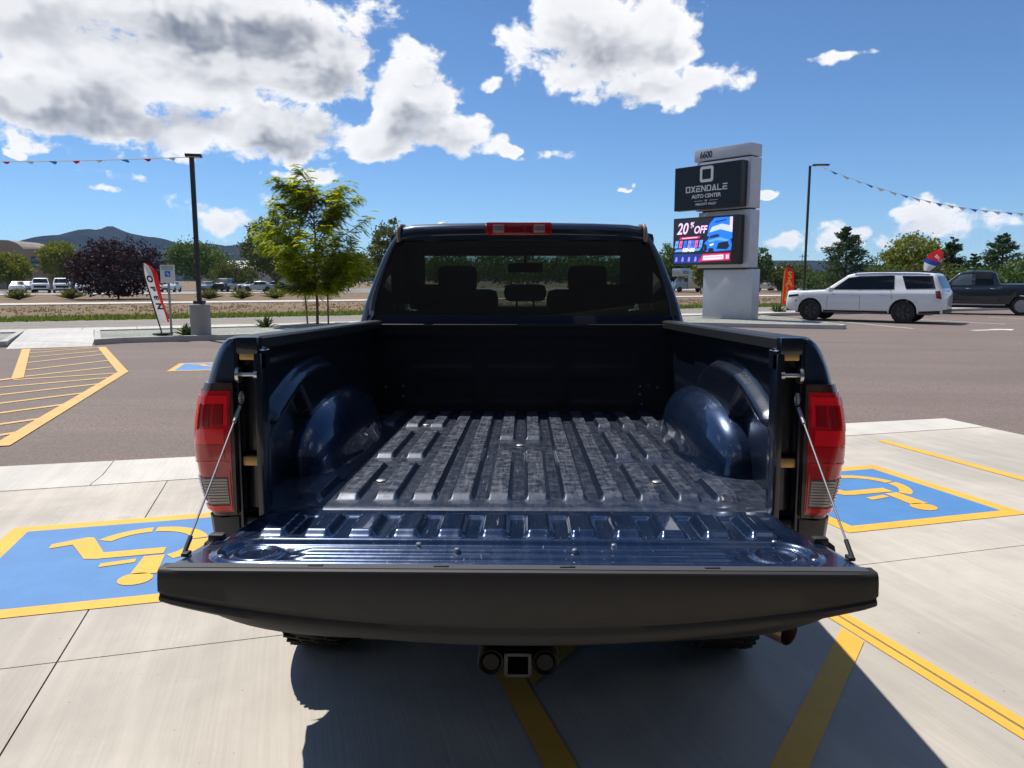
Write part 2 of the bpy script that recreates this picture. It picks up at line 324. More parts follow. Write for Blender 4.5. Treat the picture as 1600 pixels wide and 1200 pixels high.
def M_carpaint(name, base, flake=0.35, rough=0.32, dust=0.0, scratch=0.0, dustcol=(0.17, 0.165, 0.165), coat=1.0, fine=False):
    m, b, p = principled(name); tc = b.new('ShaderNodeTexCoord').outputs['Object']
    col = base; ro = rough; fac = None
    if dust > 0:
        n1 = b.maprange(b.noise(tc, 26.0 if fine else 3.2, 9, 0.75, 0.2), 0.36, 0.72)
        n2 = b.maprange(b.noise(b.mapping(tc, (120, 5.0, 120) if fine else (28, 3.0, 28)), 1.0, 6, 0.72, 0.3), 0.40, 0.72)
        fac = b.math('MULTIPLY', b.math('MULTIPLY_ADD', n1, 0.70 if fine else 0.55, b.math('MULTIPLY', n2, 0.35 if fine else 0.55)), dust, clamp=True)
        if fine:                                                     # tops and flats are scuffed, the pressed flanks keep their gloss
            ge = b.new('ShaderNodeNewGeometry'); sg = b.new('ShaderNodeSeparateXYZ'); b.l.new(ge.outputs['True Normal'], sg.inputs[0]); fac = b.math('MULTIPLY', fac, b.maprange(b.math('ABSOLUTE', sg.outputs[2]), 0.80, 0.985, 0.10, 1.0))
            sx_ = b.new('ShaderNodeSeparateXYZ'); b.l.new(tc, sx_.inputs[0])   # rib tops take the wear, grooves less
            hh = b.math('ADD', sx_.outputs[2], b.math('MULTIPLY_ADD', sx_.outputs[1], 0.02828, -0.919)); fac = b.math('MULTIPLY', fac, b.maprange(hh, 0.001, 0.016, 0.62, 1.28))
    if scratch > 0:
        sc_ = None
        for k, (rz, sx) in enumerate(((0.25, 130), (-0.5, 160), (1.2, 120), (2.3, 150))):
            s1 = b.noise(b.mapping(tc, (sx, 3.5, sx), (0, 0, rz), (k*3.1, k*1.7, 0)), 1.0, 2, 0.5, 0.3)
            s1 = b.math('MULTIPLY', b.maprange(s1, 0.70, 0.75), b.maprange(b.noise(tc, 5.0+k, 2, 0.5), 0.50, 0.62))
            sc_ = s1 if sc_ is None else b.math('MAXIMUM', sc_, s1)
        sc_ = b.math('MULTIPLY', sc_, scratch)
        fac = sc_ if fac is None else b.math('MAXIMUM', fac, sc_)
    if fac is not None:
        b.l.new(b.mix(fac, base, dustcol), p.inputs['Base Color'])
        b.l.new(b.maprange(fac, 0.0, 0.7, rough, 0.75, False), p.inputs['Roughness'])
        b.l.new(b.maprange(fac, 0.0, 0.8, flake, 0.0, False), p.inputs['Metallic'])
        b.l.new(b.maprange(fac, 0.0, 0.55, coat, 0.12*coat, False), p.inputs['Coat Weight'])
    else:
        b.set(p.inputs['Base Color'], base); b.set(p.inputs['Roughness'], rough); b.set(p.inputs['Metallic'], flake); b.set(p.inputs['Coat Weight'], coat)
    b.set(p.inputs['Coat Roughness'], 0.03)
    wob = b.new('ShaderNodeBump'); b.l.new(b.noise(tc, 3.0, 2, 0.5), wob.inputs['Height']); wob.inputs['Strength'].default_value = 0.05; wob.inputs['Distance'].default_value = 0.02
    b.l.new(wob.outputs[0], p.inputs['Normal']); b.l.new(wob.outputs[0], p.inputs['Coat Normal'])
    return m
MAT = dict(
    concrete=M_concrete('concrete', (0.585, 0.535, 0.460), dark=0.68), gutter=M_concrete('gutter_concrete', (0.63, 0.59, 0.53), dark=0.8),
    kerb=M_concrete('kerb_concrete', (0.50, 0.48, 0.44), streak=False), walk=M_concrete('walk_concrete', (0.60, 0.58, 0.54), rot=ROAD),
    pole_base=M_concrete('pole_base_concrete', (0.36, 0.35, 0.33), streak=False), joint=M_plain('joint_filler', (0.05, 0.047, 0.045), 0.95),  # joint: dark filler between the slabs
    asphalt=M_asphalt('asphalt', (0.250, 0.196, 0.170)), road=M_asphalt('road_asphalt', (0.30, 0.28, 0.26)),
    yellow=M_paintmark('yellow_marking', (0.84, 0.46, 0.055), (0.5, 0.45, 0.38)), yellow_old=M_paintmark('faded_yellow_marking', (0.66, 0.41, 0.12), (0.2, 0.17, 0.15), 0.8),
    blue=M_paintmark('blue_marking', (0.085, 0.240, 0.51), (0.42, 0.42, 0.42), 0.30), white_mark=M_paintmark('white_marking', (0.72, 0.70, 0.66), (0.2, 0.17, 0.15), 0.5),
    gravel=M_gravel('landscape_gravel', (0.20, 0.21, 0.18), (0.42, 0.43, 0.38)), dirt=M_dirt('dry_ground', (0.19, 0.138, 0.092), (0.24, 0.178, 0.122), (0.14, 0.10, 0.066)),
    paint=M_carpaint('navy_metallic_paint', (0.0075, 0.021, 0.055)), bedpaint_shaded=M_carpaint('navy_bed_shaded', (0.0035, 0.008, 0.020), flake=0.25, rough=0.30, dust=0.04, scratch=0.22, coat=0.55), housingpaint=M_carpaint('navy_housing_paint', (0.009, 0.028, 0.078), flake=0.6, rough=0.26, dust=0.10, scratch=0.12, coat=1.0), wallpaint_shaded=M_carpaint('navy_front_panel_shaded', (0.0022, 0.004, 0.009), flake=0.1, rough=0.5, dust=0.02, scratch=0.15, coat=0.06),  # bed and front panel: the truck's navy darkened to deepen their shade
    floorpaint=M_carpaint('scuffed_bed_floor_paint', (0.0085, 0.018, 0.042), flake=0.35, rough=0.36, dust=0.62, scratch=1.0, dustcol=(0.125, 0.132, 0.155), coat=0.8, fine=True),
    gatepaint=M_carpaint('tailgate_inner_paint', (0.0095, 0.028, 0.078), flake=0.6, rough=0.22, dust=0.14, scratch=0.7, dustcol=(0.15, 0.16, 0.18)),
    blackplastic=M_plain('black_grained_plastic', (0.0125, 0.0126, 0.013), 0.6, bump=0.12, bscale=900, var=.12, vscale=6), railcap=M_plain('rail_cap_plastic', (0.014, 0.0145, 0.016), 0.42), greyplastic=M_plain('grey_plastic', (0.055, 0.058, 0.062), 0.5),
    rubber=M_plain('tyre_rubber', (0.018, 0.017, 0.016), 0.85, var=0.3, vscale=30), steel=M_plain('bare_steel', (0.55, 0.55, 0.55), 0.32, metal=1.0), dull_steel=M_plain('dull_steel', (0.30, 0.30, 0.30), 0.5, metal=1.0),
    brass=M_plain('zinc_yellow_plate', (0.42, 0.28, 0.12), 0.42, metal=0.85), chassis=M_plain('chassis_black', (0.010, 0.010, 0.010), 0.7),
    exhaust=M_plain('exhaust_steel', (0.30, 0.22, 0.15), 0.45, metal=0.8), chrome=M_plain('chrome', (0.7, 0.7, 0.72), 0.12, metal=1.0),
    rear_glass=M_glass('rear_privacy_glass', (0.25, 0.285, 0.27), 0.55), clear_glass=M_glass('windshield_glass', (0.62, 0.72, 0.66)), side_glass=M_glass('side_glass', (0.025, 0.03, 0.03)),
    interior=M_plain('cab_interior', (0.014, 0.014, 0.015), 0.9), headliner=M_plain('headliner', (0.05, 0.05, 0.048), 0.9),
    red_dark=M_plain('dark_red_lens', (0.26, 0.003, 0.009), 0.12, coat=1.0), red=M_plain('red_lens', (0.52, 0.004, 0.014), 0.10, coat=1.0), red_bright=M_plain('bright_red_lens', (0.85, 0.010, 0.022), 0.10, coat=1.0),
    bezel=M_plain('lamp_bezel', (0.035, 0.012, 0.012), 0.25, coat=0.6), clear_lens=M_plain('reverse_lens', (0.46, 0.40, 0.37), 0.12, coat=1.0), clear_dark=M_plain('reverse_lens_groove', (0.13, 0.085, 0.08), 0.2, coat=0.5),
    gold_trim=M_plain('tan_seal', (0.22, 0.17, 0.12), 0.5),
)
# ------------------------------------------------------------------ the ground, pavement, road
def UV(u, v): return (u*cos(LOT) - v*sin(LOT), u*sin(LOT) + v*cos(LOT))
def PQ(p, q): return (p*cos(ROAD) - q*sin(ROAD), p*sin(ROAD) + q*cos(ROAD))
def offset_poly(poly, d):
    n = len(poly); a = sum(poly[i][0]*poly[(i+1) % n][1] - poly[(i+1) % n][0]*poly[i][1] for i in range(n))
    if a < 0: poly = poly[::-1]
    out = []
    for i in range(n):
        p0, p1, p2 = Vector(poly[i-1]), Vector(poly[i]), Vector(poly[(i+1) % n])
        e1 = (p1-p0).normalized(); e2 = (p2-p1).normalized(); n1 = Vector((-e1.y, e1.x)); n2 = Vector((-e2.y, e2.x))
        bis = (n1+n2).normalized(); out.append(tuple(p1 + bis*(d/max(0.35, bis.dot(n1)))))
    return poly, out
def kerbed_bed(name, poly, fill, h=0.13):
    outer, inner = offset_poly(poly, 0.15)
    n = len(outer); mb = MB()
    for i in range(n):
        j = (i+1) % n
        a, b_, c, d = outer[i], outer[j], inner[j], inner[i]
        mb.add([(*a, h), (*b_, h), (*c, h), (*d, h), (*a, -0.05), (*b_, -0.05), (*d, 0.02), (*c, 0.02)],
               [(0, 1, 2, 3), (4, 5, 1, 0), (3, 2, 7, 6)])
    base = MB().flat(inner, h-0.035).build(name, MAT[fill]); tag(base, kind='structure')
    mb.build('kerb', MAT['kerb'], base)
    return base
g_poly = [(-6000, -400), (6000, -400), (6000, 3400), (-6000, 3400)]
tag(MB().flat(g_poly, -0.03).build('ground', MAT['dirt']), kind='structure')
lot = tag(MB().flat([PQ(-70, -40), PQ(90, -40), PQ(90, 26.35), PQ(-70, 26.35)], -0.012).build('parking_lot', MAT['asphalt']), kind='structure')
# concrete stalls: slabs with sawn joints
pad_edge = lambda u: 7.40 - (u + 2.0)*0.0368
us = [-14.84, -11.38, -7.92, -4.46, -1.0, 2.46, 7.26]; vs_ = [-4.0, -0.2, 3.45, 6.52]
pave = tag(MB().flat([UV(-14.9, -4.05), UV(7.28, -4.05), UV(7.28, 7.055), UV(-14.9, pad_edge(-14.9)-.01)], -0.008).build('concrete_pavement', MAT['joint']), kind='structure')
G = 0.0035
def slab(poly, m='concrete', z=0.0):
    return MB().prism([UV(*q) for q in poly], -0.007, z).build('slab', MAT[m], pave)
for a, b_ in zip(us, us[1:]):
    for c, d in zip(vs_, vs_[1:]):
        slab([(a+G, c+G), (b_-G, c+G), (b_-G, d-G), (a+G, d-G)])
gs = [-14.84, -8.4, -1.56, 7.26]
for i, (a, b_) in enumerate(zip(gs, gs[1:])):                        # gutter strip, its joints bend towards the stalls
    k0 = [] if i == 0 else [(a+G+0.02, 6.86), (a+G, 6.52+G+.06)]
    k1 = [] if i == 2 else [(b_-G, 6.52+G+.06), (b_-G+0.02, 6.86)]
    lo0 = (a+G, 6.52+G); lo1 = (b_-G, 6.52+G)
    slab([lo0, lo1] + k1 + [(b_-G, pad_edge(b_)), (a+G, pad_edge(a))] + k0, 'gutter', 0.003)
def strip(name, poly, m, z, parent=pave, f=UV):
    return MB().flat([f(*q) for q in poly], z).build(name, MAT[m], parent)
# accessible stalls: blue panel with yellow border and wheelchair symbol
def isa_polys():
    P = []
    P.append([(-.165 + .088*cos(2*pi*k/20), .405 + .088*sin(2*pi*k/20)) for k in range(20)])
    P.append([(-.262, .345), (-.262, .05), (-.150, .05), (-.125, .33)])
    P.append([(-.115, .075), (-.115, .135), (.065, .165), (.065, .105)])
    P.append([(-.25, -.085), (-.25, .02), (.10, .02), (.175, .0), (.30, -.285), (.42, -.25), (.425, -.325), (.245, -.41), (.205, -.39), (.09, -.085)])
    def arc(a0, a1, r0=.255, r1=.345, c=(-.13, -.16)):
        n = 12; o = [(c[0]+r1*cos(radians(lerp(a0, a1, k/n))), c[1]+r1*sin(radians(lerp(a0, a1, k/n)))) for k in range(n+1)]
        return o + [(c[0]+r0*cos(radians(lerp(a1, a0, k/n))), c[1]+r0*sin(radians(lerp(a1, a0, k/n)))) for k in range(n+1)]
    P.append(arc(123, 186)); P.append(arc(190, 268)); P.append(arc(272, 330))
    return P
def stall_panel(uc, vc, z, parent, f=UV, w=.755, ymat='yellow'):
    strip('blue_panel', [(uc-w+.11, vc-w+.11), (uc+w-.11, vc-w+.11), (uc+w-.11, vc+w-.11), (uc-w+.11, vc+w-.11)], 'blue', z, parent, f)
    o, i_ = [(uc-w, vc-w), (uc+w, vc-w), (uc+w, vc+w), (uc-w, vc+w)], [(uc-w+.11, vc-w+.11), (uc+w-.11, vc-w+.11), (uc+w-.11, vc+w-.11), (uc-w+.11, vc+w-.11)]
    mb = MB()
    for k in range(4): mb.flat([f(*o[k]), f(*o[(k+1) % 4]), f(*i_[(k+1) % 4]), f(*i_[k])], z)
    mb.build('yellow_border', MAT[ymat], parent)
    mb = MB()
    for P in isa_polys(): mb.flat([f(uc - x, vc - y) for x, y in P], z + .003)
    mb.build('wheelchair_symbol', MAT[ymat], parent)
stall_panel(-1.02, 4.745, 0.0035, pave)
stall_panel(4.08, 4.66, 0.0035, pave, w=.73)
def line(name, a, b_, w, m, z, parent=pave, f=UV):
    d = Vector((b_[0]-a[0], b_[1]-a[1])).normalized()*(w/2); n = (-d.y, d.x)
    return strip(name, [(a[0]-n[0], a[1]-n[1]), (b_[0]-n[0], b_[1]-n[1]), (b_[0]+n[0], b_[1]+n[1]), (a[0]+n[0], a[1]+n[1])], m, z, parent, f)
for u0 in (2.428, 2.492): line('yellow_line', (u0, -3.9), (u0, 3.4), 0.052, 'yellow', 0.0035)
for u0, v1 in ((0.80, 6.2), (5.63, 6.23), (-2.42, 6.2), (-5.6, 6.2)): line('yellow_line', (u0, -3.9), (u0, v1), 0.105, 'yellow', 0.0035)
for k in range(-3, 3):                                               # hatching of the access aisle
    v0 = 1.43 + 1.36*k
    a = (.865, v0); b_ = (2.39, v0 + 1.31)
    strip('yellow_line', [(a[0], a[1]-.072), (b_[0], b_[1]-.072), (b_[0], b_[1]+.072), (a[0], a[1]+.072)], 'yellow', 0.0035)
# crossing painted on the asphalt
cw = [((-10.99, 16.75), (-10.22, 18.2)), ((-10.41, 15.86), (-9.68, 17.36)), ((-9.76, 14.76), (-9.19, 16.59)), ((-8.98, 13.55), (-8.38, 15.24)), ((-8.4, 12.63), (-7.7, 14.09)), ((-8.3, 12.2), (-7.11, 13.1)),
      ((-8.55, 10.6), (-6.9, 12.5)), ((-8.05, 9.55), (-6.6, 11.8)), ((-7.55, 8.7), (-6.27, 10.85)), ((-7.1, 7.9), (-5.93, 9.85)), ((-6.7, 7.1), (-5.6, 8.8)), ((-6.3, 6.4), (-5.34, 7.98)), ((-11.5, 17.35), (-10.4, 18.3))]
ident = lambda x, y: (x, y)
for a, b_ in cw: line('crossing_line', a, b_, 0.11, 'yellow_old', -0.006, lot, ident)
line('crossing_line', (-11.70, 17.75), (-8.36, 12.40), 0.17, 'yellow_old', -0.002, lot, ident)
line('crossing_line', (-8.36, 12.42), (-12.0, 3.9), 0.17, 'yellow_old', -0.0025, lot, ident)
line('crossing_line', (-10.22, 18.30), (-7.02, 13.20), 0.17, 'yellow_old', -0.002, lot, ident)
line('crossing_line', (-7.05, 13.22), (-5.10, 7.22), 0.17, 'yellow_old', -0.0025, lot, ident)
def LF(u, v):                                                        # stall panel on the asphalt across the aisle
    return (-5.86 + u*cos(.27) - v*sin(.27) - .28*v*0, 14.25 + u*sin(.27) + v*cos(.27))
stall_panel(0, 0, -0.007, lot, LF, w=.70, ymat='yellow_old')
# white stall lines and arrow by the parked cars
for a, b_ in (((12.05, 31.6), (12.95, 25.9)), ((16.2, 32.1), (17.6, 28.5)), ((20.2, 34.0), (21.6, 29.8)), ((24.3, 36.2), (25.8, 31.5))): line('white_line', a, b_, 0.11, 'white_mark', -0.007, lot, ident)
mb = MB()
ax, ay = Vector((.93, .36)).normalized(), Vector((-.36, .93)).normalized()
for P in ([(-.95, -.10), (.25, -.10), (.25, .10), (-.95, .10)], [(.25, -.33), (.95, 0), (.25, .33)]):
    mb.flat([(15.25 + ax.x*x + ay.x*y*1.3, 25.3 + ax.y*x + ay.y*y*1.3) for x, y in P], -0.007)
mb.build('white_arrow', MAT['white_mark'], lot)
# planted beds, walk, street
kerbed_bed('gravel_bed', [PQ(-60, 22.0), PQ(-2.85, 22.0), PQ(-2.95, 26.05), PQ(-60, 26.05)], 'gravel')
kerbed_bed('gravel_bed', [PQ(-.98, 21.75), PQ(-.35, 22.1), PQ(17.0, 21.9), PQ(20.85, 17.95), PQ(21.25, 18.15), PQ(23.8, 24.6), PQ(23.4, 26.05), PQ(-1.15, 26.05)], 'gravel')
tag(MB().add([(*PQ(*q), z) for q, z in (((-2.8, 21.4), -.01), ((-1.02, 21.4), -.01), ((-1.02, 22.6), .06), ((-2.82, 22.6), .06), ((-1.17, 26.06), .125), ((-2.93, 26.06), .125))], [(0, 1, 2, 3), (3, 2, 4, 5)]).build('ramp', MAT['walk']), kind='structure')
walk = tag(MB().flat([PQ(-70, 26.06), PQ(90, 26.06), PQ(90, 27.60), PQ(-70, 27.60)], 0.02).build('pavement', MAT['joint']), kind='structure')
for k in range(-46, 60):
    p0 = k*1.5; MB().prism([PQ(p0+.006, 26.075), PQ(p0+1.494, 26.075), PQ(p0+1.494, 27.45), PQ(p0+.006, 27.45)], 0.0, 0.125).build('slab', MAT['walk'], walk)
MB().prism([PQ(-70, 27.455), PQ(90, 27.455), PQ(90, 27.62), PQ(-70, 27.62)], -0.03, 0.135).build('kerb', MAT['kerb'], walk)
street = tag(MB().flat([PQ(-160, 27.62), PQ(220, 27.62), PQ(220, 35.2), PQ(-160, 35.2)], -0.018).build('road', MAT['road']), kind='structure')
for q in (31.22, 31.45): line('centre_line', (-150, q), (200, q), 0.11, 'yellow_old', -0.014, street, PQ)
line('edge_line', (-150, 34.9), (200, 34.9), 0.11, 'white_mark', -0.014, street, PQ)
for q0, q1, z in ((58.6, 62.6, 0.03), (99.0, 104.4, 0.05)):
    tag(MB().prism([PQ(-190, q0), PQ(240, q0), PQ(240, q1), PQ(-190, q1)], -0.06, z).build('path', MAT['gutter']), kind='structure')
tag(MB().flat([PQ(-200, 104.5), PQ(240, 104.5), PQ(240, 150), PQ(-200, 150)], -0.015).build('far_parking_lot', MAT['road']), kind='structure')
# roadside grass, nobody could count it
def tufts(name, n, area, hmin, hmax, wid, mat, f=PQ, blades=3):
    c = np.array([f(*p) for p in np.column_stack([rng.uniform(area[0], area[1], n), area[2] + (area[3]-area[2])*np.clip(rng.normal(.45, .25, n), 0, 1)])])
    V = np.zeros((n*blades*3, 3)); k = 0
    for i in range(n):
        for j in range(blades):
            a = random.uniform(0, 2*pi); h = random.uniform(hmin, hmax); w = wid*random.uniform(.6, 1.3)
            x, y = c[i] + rng.normal(0, .08, 2); dx, dy = cos(a)*w, sin(a)*w; l = random.uniform(-.4, .4)*h
            V[k] = (x-dx, y-dy, -.03); V[k+1] = (x+dx, y+dy, -.03); V[k+2] = (x+l*sin(a), y-l*cos(a), h); k += 3
    return raw_mesh(name, V, np.arange(len(V)).reshape(-1, 3), mat)
def raw_mesh(name, V, F, mat, parent=None):
    me = bpy.data.meshes.new(name); F = np.asarray(F); nf, k = F.shape
    me.vertices.add(len(V)); me.vertices.foreach_set('co', np.asarray(V, dtype=np.float32).ravel())
    me.loops.add(nf*k); me.loops.foreach_set('vertex_index', F.astype(np.int32).ravel())
    me.polygons.add(nf); me.polygons.foreach_set('loop_start', np.arange(0, nf*k, k, dtype=np.int32)); me.polygons.foreach_set('loop_total', np.full(nf, k, dtype=np.int32))
    me.update(calc_edges=True); me.validate()
    return link(name, me, mat, parent)
MAT['grass'] = M_leaf('roadside_grass', (0.10, 0.17, 0.035), (0.20, 0.26, 0.06), 0.3)
MAT['drygrass'] = M_leaf('dry_grass', (0.30, 0.23, 0.12), (0.24, 0.21, 0.09), 0.2)
tag(tufts('grass', 12000, (-60, 95, 35.25, 38.9), 0.05, 0.20, 0.05, MAT['grass']), 'short green grass growing along the far side of the road', 'grass', kind='stuff')
tag(tufts('dry_grass', 5000, (-70, 120, 38.5, 59), 0.02, 0.09, 0.05, MAT['drygrass']), 'sparse dry straw grass on the bare dirt field', 'grass', kind='stuff')
# hills on the horizon
def hills():
    ridge = [(-900, 385), (-300, 398), (-60, 400), (20, 392), (35, 385), (75, 375), (110, 363), (135, 357), (152, 356), (165, 358), (178, 352), (190, 352), (200, 358), (215, 363), (240, 368), (255, 369), (272, 373), (300, 383), (318, 379), (335, 378), (360, 382), (390, 380), (410, 384), (450, 390), (520, 398), (650, 405), (800, 410), (1000, 408), (1180, 405), (1260, 405), (1330, 411), (1500, 416), (2500, 415)]
    Y = 2100.0; V = []; nx, ny = 420, 26
    for j in range(ny):
        t = j/(ny-1)
        for i in range(nx):
            px = lerp(-1100, 2700, i/(nx-1)); x = (px-821)/1200*Y; z0 = (438 - interp(ridge, px))/1200*Y
            s = sin(pi*min(1, t*1.0)*0.5) if t < .7 else cos((t-.7)/.3*pi/2)
            rid = 0.5 + 0.5*sin(x*0.022 + 2.2*sin(x*.0062+t*5) + t*7) ; rid2 = 0.5+0.5*sin(x*.058+t*13+1.3*sin(x*.034))
            n = (rid*.14 + rid2*.06)*(1-abs(2*t-1.2)) if t < .95 else 0
            V.append((x*(1+.12*(t-.7)), Y + (t-.7)*1200, max(-5, z0*(s/sin(pi*.35) if t < .7 else s)*1.0 - z0*n*(0 if abs(t-.7) < .02 else 1)) - 3))
    F = [(j*nx+i, j*nx+i+1, (j+1)*nx+i+1, (j+1)*nx+i) for j in range(ny-1) for i in range(nx-1)]
    m, b, p = principled('forested_hill'); tc = b.new('ShaderNodeTexCoord').outputs['Object']
    c = b.mix(b.maprange(b.noise(tc, 0.012, 8, 0.7), 0.4, 0.65), (0.012, 0.017, 0.020), (0.030, 0.034, 0.034))
    b.l.new(c, p.inputs['Base Color']); b.set(p.inputs['Roughness'], 1.0); b.set(p.inputs['Specular IOR Level'], 0.0)
    o = raw_mesh('hills', V, F, m); smooth_by_angle(o.data, 60); tag(o, kind='structure')
hills()
# ------------------------------------------------------------------ the dark blue pickup with its tailgate down
RK = radians(1.62)
def TB(v):                                                           # truck body frame (raked) -> thing frame
    x, y, z = v; return (x, y*cos(RK) + z*sin(RK), -y*sin(RK) + z*cos(RK) + 0.919)
def make_pickup():
    root = empty('pickup_truck', (-0.022, 2.19, 0), label='dark navy pickup truck with its tailgate folded down and empty bed', cat='pickup truck')
    B = lambda: MB(TB)
    # --- bed floor with stamped ribs
    ribs = []
    for s in (-1, 1):
        ribs += [(s*.176, .10, 2.2), (s*.294, .10, 2.2), (s*.059, .10, .89), (s*.059, 1.146, 2.2)]
        for x in (.411, .53): ribs += [(s*x, .10, .63), (s*x, .74, 1.34), (s*x, 1.485, 2.2)]
        ribs += [(s*.648, .10, .40), (s*.655, 1.52, 2.2)]
    def lst(a, b_, t): return min(1.0, max(0.0, (t-a)/(b_-a)))
    def floor_h(x, y):
        h = 0.0
        for xc, y0, y1 in ribs:
            d = abs(x - xc)
            if d < .047 and y0 - .01 < y < y1 + .01:
                h = max(h, (1 - lst(.028, .041, d))*lst(y0, y0+.034, y)*(1 - lst(y1-.034, y1, y)))
        return .0175*h - .010*sstep(.03, 0.0, y)
    xs = [-.805 + 1.61*i/460 for i in range(461)]; ys = [.0 + i*.0085 for i in range(231)]
    B().grid([[(x, y, floor_h(x, y)) for x in xs] for y in ys]).build('bed_floor', MAT['floorpaint'], root, smooth=32)
    fl = B(); fl.box((0, .012, -.055), (1.50, .02, .085), .004); fl.build('rear_sill', MAT['paint'], root, smooth=40)
    for x, y in ((-.47, .36), (.47, .36), (-.47, 1.56), (0, 1.02)):
        B().lathe([(0.0, .006), (.014, .005), (.017, .003), (.017, -.004)], (x, y, .001), 'z', 14).build('floor_bolt', MAT['dull_steel'], root, smooth=40)
    # --- front panel of the bed
    def fp(x, z):
        y = 1.955
        for (x0, x1) in ((-.62, -.25), (-.19, .19), (.25, .62)):
            for (z0, z1) in ((.06, .20), (.25, .36)):
                fx = sstep(x0, x0+.025, x)*(1-sstep(x1-.025, x1, x)); fz = sstep(z0, z0+.025, z)*(1-sstep(z1-.025, z1, z)); y += .005*fx*fz
        return y - .012*sstep(.40, .43, z)
    B().grid([[(x, fp(x, z), z) for x in [-.81+1.62*i/120 for i in range(121)]] for z in [-.01+.485*k/44 for k in range(45)]]).build('front_panel', MAT['wallpaint_shaded'], root, smooth=50)
    B().box((0, 1.975, .482), (1.66, .07, .018), .006).build('front_rail_cap', MAT['blackplastic'], root, smooth=40)
    for x, z in ((.645, .155), (.645, .112), (.655, .06), (-.645, .155), (-.645, .10), (.74, .15), (-.74, .15)):
        B().lathe([(.0, -.012), (.005, -.011), (.007, -.006), (.007, .02)], (x, 1.95, z), 'y', 10).build('panel_bolt', MAT['dull_steel'], root, smooth=40)
    for s in (-1, 1):
        # --- inner side wall
        zc = [(.08, .15), (.13, .235), (.20, .285), (.29, .318), (.40, .353), (.52, .380), (.70, .395), (.88, .392), (1.03, .345), (1.18, .245), (1.26, .10)]
        zl = [(.08, .23), (.13, .222), (.20, .205), (.27, .225), (.36, .262), (.45, .29), (.55, .20), (.60, -.1)]
        def wall(y, z):
            p = sstep(0, .035, interp(zc, y) - z)*sstep(0, .03, z - interp(zl, y))*sstep(.09, .15, y)*(1-sstep(1.17, 1.25, y))
            x = .806 - .045*p
            x -= .012*sstep(.405, .44, z)                            # roll under the rail
            x -= .010*max(0, 1-abs(y-.055-.25*max(0, .42-z))/.02)*sstep(.05, .10, z)*(1-sstep(.36, .40, z))
            x += .010*sstep(.20, .24, z)*(1-sstep(.36, .40, z))*sstep(1.35, 1.40, y)*(1-sstep(1.80, 1.85, y))
            return x
        B().grid([[(s*wall(y, z), y, z) for y in [.0+1.96*i/170 for i in range(171)]] for z in [-.012+.485*k/56 for k in range(57)]]).build('bed_side', MAT['bedpaint_shaded'], root, smooth=60)
        rows = []
        for i in range(37):
            th = pi*i/36; r = []
            for k in range(17):
                f = k/16*pi/2; e = 2/2.9
                ff = sin(f)**e; gg = max(0.0, cos(f))**e
                yy = .985 - .57*(abs(cos(th))**.80)*(1 if cos(th) > 0 else -1)*(.0 + gg)
                zz = -.01 + .264*(sin(th)**.80 if th < pi else 0)*gg
                flare = .055*exp(-max(0, zz)/.030)*(ff)
                r.append((s*(.812 - .170*ff - flare*.35), yy, zz))
            rows.append(r)
        B().grid(rows).build('wheel_housing', MAT['housingpaint'], root, smooth=70)
        B().grid([[(s*x, y, .004 + .012*(1-sstep(0, .05, abs(x-.655)))*0) for x in (.60, .64, .66)] for y in (.36, .9, 1.45)]).build('housing_flange', MAT['floorpaint'], root)
        # --- outer bedside
        def side_x(y, z):
            x = interp([(-.46, .905), (-.30, .955), (-.05, .985), (.12, .99), (.26, .978), (.36, .962), (.43, .938), (.48, .905), (.505, .87)], z)
            x -= .026*(1-sstep(-.02, .42, y)) if z > -.1 else .02*(1-sstep(-.02, .42, y))
            d = hypot(y-1.10, z+.49); x += .022*(1-sstep(.50, .62, d))*(d > .3)
            return x
        zs_b = [-.46, -.40, -.33, -.25, -.16, -.08, -.03, .02, .07, .14, .21, .28, .33, .365, .40, .43, .455, .475, .492, .505]
        def rear_x(z): return .938 - .95*(z-.20)**2 if z < .365 else interp([(.365, .9125), (.40, .903), (.43, .893), (.455, .882), (.475, .872), (.492, .860), (.505, .845)], z)
        rows = []
        yst = [0.0, .004, .012, .022, .034, .05, .075, .10, .13] + [.17 + i*.05 for i in range(37)] + [2.0]
        for y in yst:
            r = []; d = abs(y-1.10); zmin = -.46 if y > 1.1 else -.34
            if d < .50: zmin = max(zmin, -.49 + sqrt(max(0, .50**2 - d*d)))
            if y < .40: zmin = max(zmin, -.08 - .9*max(0, y-.10))
            t_ = min(1, y/.05); cr = .042*(1 - sqrt(max(0, 1-(1-t_)**2)))
            for z in zs_b:
                zz = max(z, zmin) if z < .30 else z
                r.append((s*(lerp(rear_x(zz), side_x(y, zz), sstep(.03, .50, y)) - cr), y-.030*(1-min(1, y/.09)), zz))
            r.append((s*.80, y, .508)); rows.append(r)
        mb = B().grid(rows)
        e = rows[0]; mb.grid([[p for p in e], [(s*.812, -.030, p[2]) for p in e]])
        mb.build('bedside', MAT['paint'], root, smooth=45)
        B().grid([[(s*x, y, z) for x in (.74, .97)] for y, z in [(1.10+.47*cos(t), -.49+.47*sin(t)) for t in [.34 + (pi-.68)*k/16 for k in range(17)]]]).build('wheel_arch_liner', MAT['chassis'], root, smooth=60)
        # rail cap along the bedside top
        prof = [(.760, .472), (.760, .502), (.766, .509), (.79, .512), (.826, .511), (.842, .506), (.846, .497)]
        rows = [[(s*(x - (.012 if y < .02 and x > .8 else 0)), y, z - (.006 if y < .02 else 0)) for x, z in prof] for y in (-.026, .02, .3, .7, 1.2, 1.6, 1.985)]
        mb = B().grid(rows); mb.cap(rows[0]); mb.build('rail_cap', MAT['railcap'], root, smooth=40)
        # --- rear pillar with striker and plates
        mb = B()
